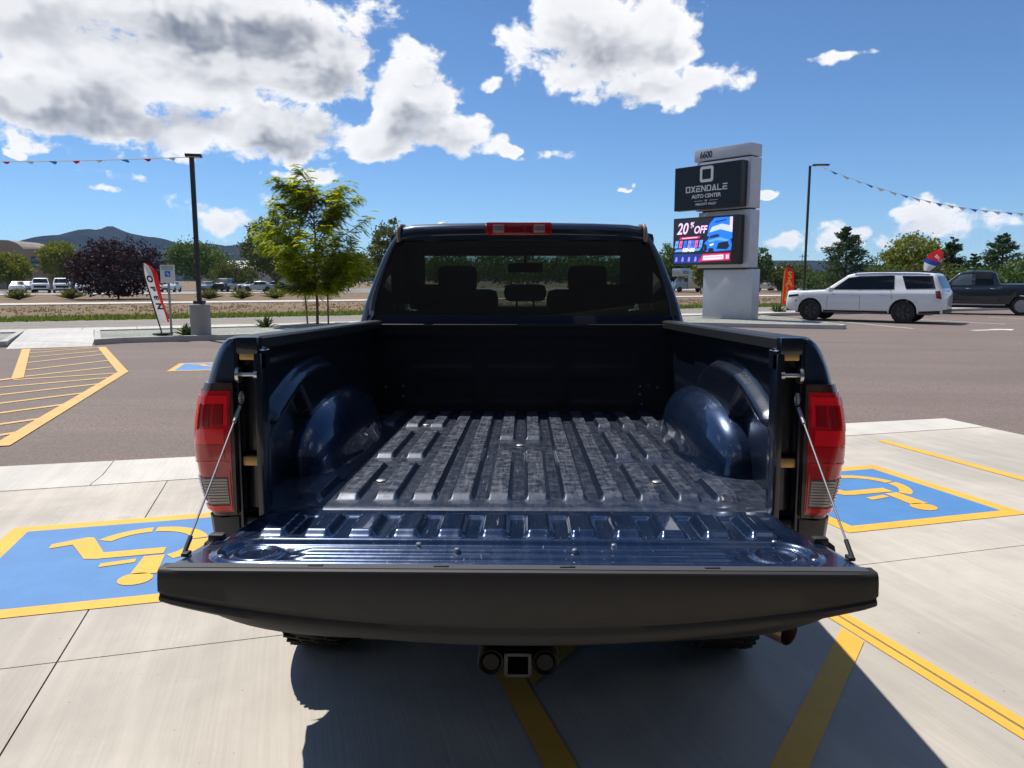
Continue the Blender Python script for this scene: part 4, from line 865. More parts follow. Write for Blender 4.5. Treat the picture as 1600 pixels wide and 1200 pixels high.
SUV = dict(name='parked_suv', W=2.06, H=1.93, xf=2.865, xr=-2.865, axles=(1.84, -1.56), r=.425, sill=.36, rim='rim_dark',
    belt=[(-2.865, 1.18), (-2.7, 1.22), (1.2, 1.20), (1.45, 1.19), (2.2, 1.15), (2.65, 1.06), (2.80, .98), (2.865, .90)],
    roof=[(-2.865, 1.18), (-2.80, 1.30), (-2.58, 1.78), (-2.50, 1.85), (-1.9, 1.895), (-.6, 1.92), (.2, 1.89), (.50, 1.82), (1.32, 1.24), (1.45, 1.19)],
    windows=[[(.02, 1.25), (1.02, 1.25), (.46, 1.70), (.02, 1.76)], [(-1.04, 1.26), (-.05, 1.25), (-.05, 1.76), (-1.02, 1.78)], [(-1.22, 1.27), (-1.09, 1.26), (-1.08, 1.78), (-1.18, 1.77)], [(-2.60, 1.30), (-1.62, 1.28), (-1.44, 1.77), (-2.46, 1.76)]],
    ws=(.56, 1.30), rg=(-2.60, -2.80),
    patches=[('dark_window', 'window_pillar', [(-.06, 1.25), (.03, 1.25), (.03, 1.76), (-.06, 1.76)]), ('dark_window', 'window_pillar', [(-1.10, 1.26), (-1.03, 1.26), (-1.01, 1.78), (-1.09, 1.78)]), ('dark_window', 'headlamp', [(2.30, .985), (2.76, .93), (2.74, 1.02), (2.32, 1.06)]), ('red_dark', 'tail_lamp', [(-2.83, .92), (-2.66, .95), (-2.60, 1.22), (-2.76, 1.22)]),
             ('blackplastic', 'sill_trim', [(-1.04, .37), (1.32, .37), (1.32, .45), (-1.04, .45)]), ('blackplastic', 'rear_skirt', [(-2.80, .38), (-2.1, .37), (-2.1, .46), (-2.80, .50)]),
             ('seam', 'door_gap', [(-.045, .5), (-.033, .5), (-.02, 1.24), (-.03, 1.24)]), ('seam', 'door_gap', [(1.18, .5), (1.19, .5), (1.17, 1.2), (1.16, 1.2)]), ('seam', 'door_gap', [(-1.18, .9), (-1.17, .9), (-1.10, 1.24), (-1.11, 1.24)]),
             ('seam', 'crease_shade', [(-2.6, 1.085), (2.2, 1.06), (2.2, 1.066), (-2.6, 1.091)]), ('red', 'side_marker', [(2.36, .78), (2.43, .77), (2.43, .82), (2.36, .83)])],  # crease is a dark strip standing for its line of shade
    boxes=[('chrome', 'door_handle', (.18, 1.045, 1.06), (.22, .035, .035)), ('chrome', 'door_handle', (-.86, 1.045, 1.07), (.22, .035, .035)), ('white_paint', 'side_mirror', (1.02, 1.12, 1.24), (.14, .24, .18)), ('white_paint', 'side_mirror', (1.02, -1.12, 1.24), (.14, .24, .18)),
           ('chassis', 'grille', (2.84, 0, .86), (.06, 1.5, .40)), ('blackplastic', 'front_bumper', (2.72, 0, .46), (.24, 1.7, .16)), ('blackplastic', 'rear_bumper', (-2.80, 0, .46), (.16, 1.8, .16)), ('blackplastic', 'roof_rack', (-1.0, .78, 1.925), (2.6, .04, .035)), ('blackplastic', 'roof_rack', (-1.0, -.78, 1.925), (2.6, .04, .035))])
s1 = build_car(SUV, 'white_paint'); s1.location = (13.46, 30.78, -.012); s1.rotation_euler.z = radians(142)
tag(s1, 'white full-size SUV with black wheels parked behind the sign island', 'suv')
TRK = dict(name='parked_pickup', W=2.06, H=2.05, xf=2.95, xr=-2.95, axles=(1.95, -1.80), r=.43, sill=.46, tumble=.17, rim='silver_paint',
    belt=[(-2.95, 1.36), (-2.9, 1.40), (-.9, 1.40), (-.85, 1.34), (1.3, 1.32), (2.5, 1.26), (2.85, 1.18), (2.95, 1.05)],
    roof=[(-2.95, 1.2), (-.93, 1.40), (-.90, 1.45), (-.72, 1.96), (-.55, 2.02), (.2, 2.05), (.75, 1.98), (1.45, 1.36), (1.6, 1.30)],
    windows=[[(.24, 1.38), (1.12, 1.38), (.72, 1.86), (.24, 1.90)], [(-.66, 1.39), (.10, 1.38), (.10, 1.90), (-.60, 1.90)]], wmat=['pale_window', 'dark_window'], ws=(.80, 1.42), wsmat='pale_window',
    patches=[('seam', 'door_gap', [(.165, .6), (.178, .6), (.18, 1.38), (.167, 1.38)]), ('seam', 'door_gap', [(-.90, .55), (-.86, .55), (-.86, 1.36), (-.90, 1.36)]), ('seam', 'door_gap', [(1.24, .6), (1.25, .6), (1.25, 1.30), (1.24, 1.30)]), ('headlamp', 'headlamp', [(2.55, 1.0), (2.88, .98), (2.86, 1.12), (2.56, 1.16)])],
    boxes=[('chrome', 'door_handle', (.36, 1.04, 1.22), (.2, .03, .035)), ('chrome', 'door_handle', (-.62, 1.04, 1.22), (.2, .03, .035)), ('greyplastic', 'side_mirror', (1.10, 1.16, 1.42), (.10, .24, .26)), ('greyplastic', 'side_mirror', (1.10, -1.16, 1.42), (.10, .24, .26)), ('silver_paint', 'running_board', (.1, 1.0, .48), (2.5, .14, .06)), ('chrome', 'front_bumper', (2.93, 0, .72), (.12, 1.9, .26))])
t1 = build_car(TRK, 'navy_paint'); t1.location = (21.6, 37.4, -.012); t1.rotation_euler.z = radians(150)
tag(t1, 'black crew cab pickup parked nose to the tail of the white SUV', 'pickup truck')
s2 = build_car(dict(SUV, name='parked_car'), 'white_paint', False); s2.location = (29.9, 42.0, -.012); s2.rotation_euler.z = radians(150)
tag(s2, 'white car roof and hood showing behind the bed of the black pickup', 'car')
# far row of cars beyond the dirt field
FAR = dict(SUV, name='far_car', patches=[], r=.36, boxes=[('chassis', 'grille', (2.86, 0, .80), (.05, 1.4, .30)), ('headlamp', 'headlamp', (2.80, .74, .92), (.12, .30, .14)), ('headlamp', 'headlamp', (2.80, -.74, .92), (.12, .30, .14))])
SED = dict(FAR, name='far_car', W=1.84, H=1.50, xf=2.3, xr=-2.3, axles=(1.4, -1.35), r=.33, sill=.28,
    belt=[(-2.3, .95), (-2.1, 1.0), (.9, .96), (1.9, .82), (2.2, .72), (2.3, .62)], roof=[(-2.3, .95), (-1.75, 1.02), (-1.05, 1.40), (-.4, 1.49), (.2, 1.45), (1.0, .98), (1.1, .95)],
    windows=[[(-.1, 1.02), (.75, 1.0), (.25, 1.36), (-.1, 1.40)], [(-1.2, 1.04), (-.18, 1.02), (-.18, 1.40), (-.95, 1.34)]], ws=(.28, .95), rg=(-1.10, -1.70),
    boxes=[('headlamp', 'headlamp', (2.22, .6, .68), (.12, .34, .12)), ('headlamp', 'headlamp', (2.22, -.6, .68), (.12, .34, .12)), ('chassis', 'grille', (2.27, 0, .52), (.06, 1.0, .2))])
def dist_x(px, Y): return (px - 821.0)/1200.0*Y*1.0
kinds = {}
def far_car(kind, paint, px, Y, rz, label, z=.0):
    key = (kind, paint)
    if key not in kinds: kinds[key] = o = build_car(FAR if kind == 'suv' else SED, paint, False)
    else: o = copy_tree(kinds[key])
    o.location = (dist_x(px, Y), Y, z); o.rotation_euler.z = radians(rz)
    tag(o, label, 'car', 'cars in the far parking lot')
far_car('sedan', 'white_paint', 25, 99, -60, 'white low car at the end of the far row by the tan building')
far_car('sedan', 'silver_paint', 43, 104, -62, 'grey car squeezed between two white vehicles before the tan building')
far_car('suv', 'white_paint', 62, 99, -60, 'white SUV facing the field below the tan building window')
far_car('suv', 'white_paint', 95, 99, -58, 'white SUV facing the field beside the purple-leaved bush')
far_car('sedan', 'white_paint', 128, 101, -60, 'white car mostly hidden behind the purple-leaved bush')
far_car('sedan', 'white_paint', 267, 105, -80, 'white car behind the accessible parking sign post')
far_car('sedan', 'bluegrey_paint', 325, 106, -80, 'blue grey car right of the black lamp post across the field')
far_car('suv', 'navy_paint', 352, 108, -85, 'dark SUV beside the small round tree across the field')
far_car('sedan', 'silver_paint', 405, 110, 190, 'silver hatchback side-on beyond the field, left of the young tree')
far_car('sedan', 'navy_paint', 430, 111, 195, 'dark car next to the silver hatchback beyond the field')
far_car('sedan', 'white_paint', 392, 126, 185, 'white car parked by the pale warehouse across the field')
far_car('suv', 'white_paint', 1198, 118, 150, 'white SUV beyond the field, just right of the pylon sign')
far_car('suv', 'silver_paint', 1218, 121, 150, 'silver SUV beyond the field behind the red feather flag')
far_car('sedan', 'white_paint', 1186, 124, 150, 'white car partly hidden by the pylon sign edge')
# camper van behind the pylon sign
def camper():
    r_ = empty('camper_van', (dist_x(1071, 105), 105, 0), radians(200), label='grey camper van with overcab bed parked between pickup cab and pylon sign', cat='camper van')
    MB().box((-1.6, 0, 1.75), (4.4, 2.2, 2.5), .12).build('body', MAT['silver_paint'], r_, smooth=40); MB().box((1.0, 0, 2.62), (1.6, 2.2, 1.1), .15).build('overcab', MAT['silver_paint'], r_, smooth=40)
    MB().grid([[(x, y, z) for y in (-.95, -.6, 0, .6, .95)] for x, z in ((.5, 2.06), (1.0, 2.05), (1.55, 1.3), (2.3, 1.15), (2.5, .9), (2.5, .45))]).build('cab', MAT['bluegrey_paint'], r_, smooth=40)
    for s in (-1, 1):
        o = MB().prism([(.4, .45), (2.5, .45), (2.5, .9), (2.3, 1.15), (1.55, 1.3), (1.0, 2.05), (.4, 2.05)], 0, .02).build('cab_side', MAT['bluegrey_paint'], r_)
        o.rotation_euler.x = pi/2; o.location.y = s*.95 + .01
        MB().box((.85, s*.975, 1.65), (.6, .01, .5), 0).build('side_window', MAT['dark_window'], r_); MB().box((1.0, s*1.105, 2.65), (.9, .02, .45), .008).build('side_window', MAT['pale_window'], r_)
        for x in (1.75, -2.2): mb = MB(); mb.lathe([(0, -.1), (.30, -.11), (.36, -.09), (.38, 0), (.36, .09), (.30, .11), (0, .1)], (x, s*.88, .38), 'y', 20); mb.build('wheel', MAT['rubber'], r_, smooth=40)
camper()
# ------------------------------------------------------------------ pylon sign, lamp posts, flags, sign
MAT.update(sign_metal=M_plain('sign_silver_panel', (0.50, 0.50, 0.53), 0.45, metal=0.25, var=.04, vscale=3), sign_dark=M_plain('sign_face_navy', (0.011, 0.017, 0.027), 0.5, spec=0.25), sign_edge=M_plain('sign_edge_black', (0.010, 0.010, 0.012), 0.4),
           letter=M_plain('sign_letter_white', (0.72, 0.72, 0.70), 0.5), numeral=M_plain('sign_numeral_dark', (0.03, 0.035, 0.05), 0.5), pole=M_plain('dark_bronze_pole', (0.012, 0.013, 0.014), 0.45), galv=M_plain('galvanised_post', (0.30, 0.31, 0.31), 0.5, metal=0.6),
           flag_white=M_plain('flag_white_cloth', (0.70, 0.69, 0.68), 0.8), flag_red=M_plain('flag_red_cloth', (0.62, 0.018, 0.025), 0.7), flag_yellow=M_plain('flag_yellow_print', (0.80, 0.52, 0.02), 0.7), flag_black=M_plain('flag_black_print', (0.02, 0.018, 0.02), 0.7), flag_blue=M_plain('flag_blue_cloth', (0.02, 0.06, 0.32), 0.7), flag_purple=M_plain('flag_violet_print', (0.10, 0.07, 0.26), 0.7),
           penn_blue=M_plain('pennant_blue', (0.03, 0.18, 0.62), 0.6), sign_white=M_plain('road_sign_white', (0.60, 0.64, 0.62), 0.4), sign_green=M_plain('road_sign_green', (0.05, 0.28, 0.16), 0.4), sign_blue=M_plain('road_sign_blue', (0.02, 0.14, 0.50), 0.4))
MAT.update(flag_white=M_leaf('flag_white_cloth', (.62, .61, .60), (.70, .69, .68), .5, (1, 1, 1)), flag_red=M_leaf('flag_red_cloth', (.58, .016, .022), (.64, .02, .028), .5, (1, 1, 1)), flag_blue=M_leaf('flag_blue_cloth', (.02, .06, .32), (.03, .08, .36), .5, (1, 1, 1)), penn_blue=M_leaf('pennant_blue', (.03, .20, .66), (.04, .24, .72), .5, (1, 1, 1)))
def led(name, col, e=1.0): return M_plain(name, col, 0.4, emit=e)
for n_, c_ in dict(l_black=(.010, .012, .022), l_navy=(.01, .04, .22), l_blue=(.02, .20, .85), l_sky=(.12, .40, .95), l_pale=(.55, .65, .95), l_pink=(.90, .62, .88), l_red=(.75, .02, .10), l_hot=(.85, .12, .45), l_violet=(.35, .25, .85), l_dark=(.012, .02, .06), l_white=(.85, .80, .95)).items(): MAT[n_] = led(n_, c_, .85)
def text_mesh(body, size, bold=0.0, shear=0.0, extrude=0.004, sx=1.0, align='CENTER'):
    cu = bpy.data.curves.new('txt', 'FONT'); cu.body = body; cu.size = size; cu.offset = bold; cu.shear = shear; cu.extrude = extrude; cu.align_x = align; cu.align_y = 'CENTER'; cu.resolution_u = 3
    o = bpy.data.objects.new('txt', cu); COL.objects.link(o); dg = bpy.context.evaluated_depsgraph_get(); dg.update()
    me = bpy.data.meshes.new_from_object(o.evaluated_get(dg)); bpy.data.objects.remove(o); bpy.data.curves.remove(cu)
    if sx != 1.0:
        for v in me.vertices: v.co.x *= sx
    return me
def make_pylon():
    ang = radians(131); d = Vector((cos(ang), sin(ang), 0)); P0 = Vector((8.40, 29.75, 0))
    # thing frame: x runs along the face from its far end to the near corner, -y looks out of the face
    root = empty('pylon_sign', tuple(P0), ang + pi, label='tall silver pylon sign with navy name panel and lit screen on gravel island', cat='sign')
    X0 = -2.55; T = .72
    def tier(x0, x1, y0, y1, z0, z1, nm='tier'):
        MB().box(((x0+x1)/2, (y0+y1)/2, (z0+z1)/2), (x1-x0, y1-y0, z1-z0), .012).build(nm, MAT['sign_metal'], root, smooth=40)
    tier(-2.10, .16, .22, .72, 0.0, 2.02, 'base'); tier(-2.30, -.0+.06, .06, T-.04, 2.08, 4.26); tier(-2.42, .03, .02, T+.0, 4.32, 6.20); tier(X0, .0, 0, T+.04, 6.25, 6.70, 'crown')
    for z in (2.05, 4.29, 6.225): MB().box((-1.15, .40, z), (2.1, .48, .09)).build('dark_joint', MAT['sign_edge'], root)  # black strip in each groove between the tiers
    def cabinet(x0, x1, z0, z1, nm):
        return MB().box(((x0+x1)/2, -.17, (z0+z1)/2), (x1-x0, .36, z1-z0), .01).build(nm, MAT['sign_edge'], root, smooth=40)
    nc = cabinet(-3.22, -.10, 4.36, 6.05, 'name_cabinet')
    F = -.353
    MB().add([(-3.20, F, 4.38), (-.16, F, 4.38), (-.16, F, 6.03), (-3.20, F, 6.03)], [(0, 1, 2, 3)]).build('sign_face', MAT['sign_dark'], nc)
    def put(me, x, z, y, m, par, nm):
        o = link(nm, me, MAT[m], par); o.rotation_euler = (pi/2, 0, 0); o.location = (x, y, z); return o
    cx = -1.68
    def strokes(polys, m, par, nm, y, th=.012):
        mb = MB()
        for P in polys:
            n = len(P); a = sum(P[i][0]*P[(i+1) % n][1] - P[(i+1) % n][0]*P[i][1] for i in range(n)); P = P if a > 0 else P[::-1]
            mb.add([(x, y, z) for x, z in P] + [(x, y+th, z) for x, z in P], [tuple(range(n))] + [(i, i+n, (i+1) % n + n, (i+1) % n) for i in range(n)])
        return mb.build(nm, MAT[m], par)
    def rbox(cx_, cz, w, h, r_, n=5): return [(cx_ + sx*(w/2-r_) + r_*cos(radians(a0+90*k/n)), cz + sz*(h/2-r_) + r_*sin(radians(a0+90*k/n))) for sx, sz, a0 in ((1, 1, 0), (-1, 1, 90), (-1, -1, 180), (1, -1, 270)) for k in range(n+1)]
    o_, i_ = rbox(cx, 5.68, .62, .60, .10), rbox(cx, 5.68, .40, .38, .035); N = len(o_)
    mb = MB(); mb.add([(x, F-.016, z) for x, z in o_ + i_] + [(x, F, z) for x, z in o_], [(k, (k+1) % N, (k+1) % N + N, k+N) for k in range(N)] + [(k, k+2*N, (k+1) % N + 2*N, (k+1) % N) for k in range(N)]); mb.build('emblem', MAT['letter'], nc)
    # squared letters of the name
    H_, W_, t = .235, .205, .040
    G_ = {'O': [[(0, 0), (W_, 0), (W_, t), (0, t)], [(0, H_-t), (W_, H_-t), (W_, H_), (0, H_)], [(0, t), (t, t), (t, H_-t), (0, H_-t)], [(W_-t, t), (W_, t), (W_, H_-t), (W_-t, H_-t)]],
          'X': [[(0, 0), (t*1.3, 0), (W_, H_), (W_-t*1.3, H_)], [(0, H_), (t*1.3, H_), (W_, 0), (W_-t*1.3, 0)]],
          'E': [[(0, 0), (W_, 0), (W_, t), (0, t)], [(0, H_/2-t/2), (W_*.92, H_/2-t/2), (W_*.92, H_/2+t/2), (0, H_/2+t/2)], [(0, H_-t), (W_, H_-t), (W_, H_), (0, H_)], [(0, t), (t*.8, t), (t*.8, H_/2-t/2), (0, H_/2-t/2)]],
          'N': [[(0, 0), (t, 0), (t, H_), (0, H_)], [(W_-t, 0), (W_, 0), (W_, H_), (W_-t, H_)], [(t, H_), (t, H_-t*1.5), (W_-t, 0), (W_-t, t*1.5)]],
          'D': [[(0, 0), (W_-t, 0), (W_-t, t), (0, t)], [(0, H_-t), (W_-t, H_-t), (W_-t, H_), (0, H_)], [(0, t), (t, t), (t, H_-t), (0, H_-t)], [(W_-t, 0), (W_, t), (W_, H_-t), (W_-t, H_)]],
          'A': [[(0, 0), (t*1.2, 0), (W_/2+t*.6, H_), (W_/2-t*.6, H_)], [(W_, 0), (W_-t*1.2, 0), (W_/2-t*.6, H_), (W_/2+t*.6, H_)], [(W_*.3, .02), (W_*.7, .02), (W_*.7, .055), (W_*.3, .055)]],
          'L': [[(0, 0), (W_, 0), (W_, t), (0, t)], [(0, t), (t, t), (t, H_), (0, H_)]]}
    word = 'OXENDALE'; pitch = .246; x = cx - pitch*len(word)/2 + .02
    for ch in word: strokes([[(x+a, 5.03+b_) for a, b_ in P] for P in G_[ch]], 'letter', nc, 'letter', F-.016, .014); x += pitch
    put(text_mesh('AUTO CENTER', .20, .004), cx, 4.855, F-.004, 'letter', nc, 'lettering')
    put(text_mesh('OF', .085, .002), cx, 4.675, F-.004, 'letter', nc, 'lettering'); put(text_mesh('PRESCOTT VALLEY', .115, .002), cx, 4.545, F-.004, 'letter', nc, 'lettering')
    for q in (-.55, .15): strokes([[(cx+q, 4.672), (cx+q+.40, 4.672), (cx+q+.40, 4.684), (cx+q, 4.684)]], 'letter', nc, 'rule_line', F-.004, .004)
    put(text_mesh('6600', .36, .010, sx=.80), -2.0, 6.47, -.006, 'numeral', root, 'house_number')
    # lit screen
    sc = cabinet(-3.22, -.16, 2.20, 4.06, 'screen_cabinet'); y = F
    sx0, sx1, z0, z1 = -3.16, -.42, 2.27, 3.99
    def P(u, v): return (sx0 + (sx1-sx0)*u, z0 + (z1-z0)*v)
    lay = [0]
    def panel(pts, m, nm='screen_image'):
        lay[0] += 1
        MB().add([(P(u, v)[0], y - .0015*lay[0], P(u, v)[1]) for u, v in pts], [tuple(range(len(pts)))]).build(nm, MAT[m], sc)
    panel([(0, 0), (1, 0), (1, 1), (0, 1)], 'l_black'); panel([(0, 0), (.48, 0), (.52, .20), (0, .22)], 'l_navy')
    panel([(.58, .60), (1, .52), (1, 1), (.70, 1), (.62, .88)], 'l_blue'); panel([(.62, .68), (.8, .74), (1, .66), (1, .80), (.82, .86), (.66, .80)], 'l_pale'); panel([(.70, .88), (.9, .93), (.9, .96), (.72, .92)], 'l_navy'); panel([(.955, .72), (1, .72), (1, 1), (.955, 1)], 'l_pink')
    # blue car on the screen
    panel([(.52, .30), (.55, .46), (.60, .53), (.64, .63), (.78, .66), (.88, .60), (.97, .53), (1, .40), (.985, .25), (.62, .22)], 'l_blue')
    panel([(.61, .54), (.65, .61), (.77, .64), (.80, .58)], 'l_dark'); panel([(.60, .50), (.80, .56), (.95, .50), (.92, .47), (.75, .50), (.62, .46)], 'l_sky')
    panel([(.75, .31), (.78, .44), (.93, .47), (.96, .36), (.92, .29)], 'l_black'); panel([(.60, .24), (.62, .33), (.69, .33), (.71, .25), (.66, .22)], 'l_black'); panel([(.53, .28), (.54, .42), (.585, .40), (.59, .27)], 'l_black'); panel([(.63, .41), (.70, .44), (.70, .40), (.64, .37)], 'l_white')
    panel([(.50, .20), (1, .24), (1, .27), (.52, .235)], 'l_black')
    panel([(.10, .545), (.46, .56), (.47, .615), (.11, .60)], 'l_red'); panel([(.15, .562), (.42, .574), (.42, .594), (.15, .583)], 'l_pink')
    for k, (c_, u) in enumerate(zip(('l_sky', 'l_hot', 'l_blue', 'l_violet', 'l_blue', 'l_hot', 'l_sky'), (.015, .09, .17, .245, .305, .37, .45))):
        panel([(u, .35), (u+.055, .352), (u+.075, .52), (u+.02, .52)], c_); panel([(u+.03, .40), (u+.042, .40), (u+.047, .45), (u+.035, .45)], 'l_dark')
    panel([(.02, .265), (.46, .28), (.50, .335), (.05, .32)], 'l_sky')
    for k in range(4): panel([(.035+.115*k, .04), (.075+.115*k, .04), (.078+.115*k, .12), (.062+.115*k, .155), (.046+.115*k, .12)], 'l_violet')
    panel([(.46, .03), (.985, .05), (.99, .215), (.53, .20), (.50, .12)], 'l_red'); panel([(.53, .06), (.88, .075), (.88, .175), (.54, .16)], 'l_white'); panel([(.56, .115), (.86, .127), (.86, .139), (.56, .127)], 'l_red'); panel([(.92, .08), (.97, .085), (.97, .18), (.92, .17)], 'l_pink')
    yy = y - .0015*(lay[0]+2)
    for s_, sz, u, v, m, shr in (('20', .62, .155, .78, 'l_pink', .25), ('%', .30, .325, .86, 'l_pink', .25), ('OFF', .40, .47, .745, 'l_pink', .25), ('REPAIRS', .19, .275, .30, 'l_white', .2)):
        a = P(u, v); put(text_mesh(s_, sz, .012, shr, .0, sx=.86), a[0], a[1], yy, m, sc, 'screen_text')
make_pylon()
def lamp_post(loc, top, label, base_h=.95, base_r=.265, arm=(1, 0), mat='pole', sq=True, head='slab', lean=0.0):
    r_ = empty('lamp_post', loc, label=label, cat='lamp post', group='parking lot lamp posts')
    if base_h:
        mb = MB(); mb.lathe([(base_r, -.1), (base_r, base_h-.02), (base_r-.02, base_h), (0, base_h)], (0, 0, 0), 'z', 32); mb.build('concrete_base', MAT['pole_base'], r_, smooth=40)
    MB().box((0, 0, base_h+.045), (.26, .26, .09), .02).build('base_cover', MAT['pole'], r_, smooth=40)
    w = .105 if sq else .09
    mb = MB().box((0, 0, (base_h+top)/2), (w, w, top-base_h-.02), .012); mb.build('pole', MAT['pole'], r_, smooth=40)
    a = Vector((arm[0], arm[1])).normalized()
    mb = MB(); hx = .30 if head == 'slab' else .62; off = .05 if head == 'slab' else .52
    mb.box((a.x*off, a.y*off, top+.02), (.42 if head == 'slab' else .80, .30, .075), .025, atan2(a.y, a.x)); hd = mb.build('lamp_head', MAT['pole'], r_, smooth=40)
    mb = MB().box((a.x*off, a.y*off, top-.022), (.30 if head == 'slab' else .5, .2, .012), 0, atan2(a.y, a.x)); mb.build('lamp_lens', MAT['letter'], hd)
    return r_
lamp_post((-8.90, 20.93, .0), 4.86, 'black lamp post on round concrete base beside the accessible parking sign', arm=(1, .3))
lamp_post((14.33, 40.1, 0), 7.32, 'tall slim black lamp post standing behind the white SUV', .6, .28, (1, -.1), head='long')
lamp_post((-19.55, 21.4, .0), 4.92, 'black lamp post holding the far end of the red, white and blue pennants', arm=(1, .3))
lamp_post((31.55, 41.05, 0), 5.45, 'shorter black lamp post holding the low end of the blue and white pennants', .6, .28, (1, -.1), head='long')
def pennants(name, pts, n, label, cols, ln=.26):
    r_ = empty(name, pts[0], label=label, cat='pennant string', group='pennant strings'); o = Vector(pts[0])
    def at(t):
        a, b_ = Vector(pts[0]), Vector(pts[1]); p = a.lerp(b_, t); p.z -= pts[2]*4*t*(1-t); return p - o
    MB().tube([at(k/40) for k in range(41)], .012, 4).build('cord', MAT['flag_white'], r_)
    d = (Vector(pts[1])-Vector(pts[0])).normalized()
    for k in range(n):
        p = at((k+.6)/n); q = at(min(1, (k+.6)/n + ln/(Vector(pts[1])-Vector(pts[0])).length)); sw = random.uniform(-.12, .14); dn = random.uniform(.5, .8)*ln*.6
        tip = (p+q)/2 + Vector((sw + .06, -.05, -dn)); MB().add([tuple(p), tuple(q), tuple(tip), tuple((p+tip)/2 + Vector((.02, .05, 0)))], [(0, 1, 2), (0, 2, 3)]).build('pennant', MAT[cols[k % len(cols)]], r_)
pennants('pennant_string', [(-8.95, 20.9, 4.84), (-19.5, 21.4, 4.9), .10], 16, 'sagging string of white, red and blue pennants tied to the post on the concrete base', ['flag_white', 'flag_red', 'penn_blue'], .21)
pennants('pennant_string', [(15.0, 40.1, 7.22), (31.5, 41.0, 5.4), 1.15], 27, 'drooping string of blue and white pennants from the tall slim lamp post', ['penn_blue', 'flag_white', 'flag_white'], .42)
def feather_flag(loc, H_, W_, lean, label, base_m, cells, grp='feather flags', rz=0.0, edge=None, text=None, tm='flag_black', tsize=.4, curl=.0):
    r_ = empty('feather_flag', loc, rz, label=label, cat='flag', group=grp)
    mb = MB(); pl = [(-.02 + lean*t*H_ + (.5*W_*max(0, t-.82)**1.5*6), 0, t*H_) for t in [k/16 for k in range(17)]]
    mb.tube(pl, .018, 6); mb.build('pole', MAT['pole'], r_, smooth=50)
    mb = MB(); mb.box((lean*.02, 0, .04), (.4, .4, .05), .02); mb.build('foot', MAT['pole'], r_, smooth=40)
    def pt(u, t):
        z = (.16 + .84*t)*H_; x0 = lean*z + .5*W_*max(0, z/H_-.82)**1.5*6*.9
        w = W_*(1-max(0, (t-.78)/.22)**2.2*.98)*(1 - .0*t)
        x = x0 + u*w; y = .10*sin(5*t + 3*u)*u + curl*u*u*sin(pi*t)
        if t < .22: x -= (.22-t)*W_*.9*u; z += .25*(.22-t)*u*H_*.5
        return (x, y, z)
    cl = None
    for (u0, u1, m) in cells:
        o = MB().grid([[pt(lerp(u0, u1, i/6), t/24) for i in range(7)] for t in range(25)]).build('cloth' if cl is None else 'cloth_band', MAT[m], r_ if cl is None else cl, smooth=70)
        if cl is None: cl = o
    if text:
        for k, ch in enumerate(text):
            me = text_mesh(ch[0], tsize, .012, 0, 0.0); t = ch[1]; c = Vector(pt(ch[2], t)); ux = (Vector(pt(ch[2]+.05, t))-c).normalized(); up_ = (Vector(pt(ch[2], t+.03))-c).normalized()
            if ch[3]: ux, up_ = -up_, ux
            for v in me.vertices: co = c + ux*v.co.x + up_*v.co.y; v.co = co + Vector((0, -.03, 0))
            link('letter', me, MAT[ch[4] if len(ch) > 4 else tm], cl)
    return r_
feather_flag((-9.92, 20.86, .10), 1.95, .33, -.25, 'leaning white feather flag with red dotted edge and black OPEN lettering', 'flag_white', [(0, .70, 'flag_white'), (.70, 1.0, 'flag_red')],
    text=[('O', .74, .40, True), ('P', .58, .42, True), ('E', .43, .42, True), ('N', .29, .42, True)], tsize=.24)
feather_flag((12.05, 36.6, .10), 2.15, .50, .03, 'red feather flag with yellow edge and yellow SALE letters by the SUV nose', 'flag_red', [(0, .10, 'flag_yellow'), (.10, 1.0, 'flag_red')],
    text=[('S', .76, .55, False), ('A', .56, .52, False), ('L', .36, .52, False), ('E', .18, .5, False)], tm='flag_yellow', tsize=.46)
def curl_flag():
    r_ = empty('curled_flag', (24.4, 46.5, 0), label='curled red, white and blue flag blowing above the roof of the white SUV', cat='flag')
    MB().tube([(0, 0, 0), (0, 0, 2.4), (.05, 0, 3.0)], .02, 6).build('pole', MAT['pole'], r_, smooth=40)
    def pt(u, t):
        w = .36*sin(pi*min(1, .10+.86*t))**.7 + .10; x = -.62 + .75*t + w*(u-.5)*1.5; z = 2.15 + 1.15*t**.8 - w*(u-.5)*1.1*(.4+.6*t)
        return (x, .16*sin(4*t+2.5*u) - .3*(u-.5)**2, z)
    for t0, t1, m, nm in ((0, .26, 'flag_white', 'cloth'), (.26, .46, 'flag_blue', 'cloth_band'), (.46, 1.0, 'flag_red', 'cloth_band')):
        MB().grid([[pt(u/8, lerp(t0, t1, k/10)) for u in range(9)] for k in range(11)]).build(nm, MAT[m], r_, smooth=60)
    o = link('lettering', text_mesh('SALE', .26, .012, 0, 0), MAT['flag_white'], r_); o.rotation_euler = (pi/2, radians(40), 0); o.location = (-.08, -.28, 2.86)
curl_flag()
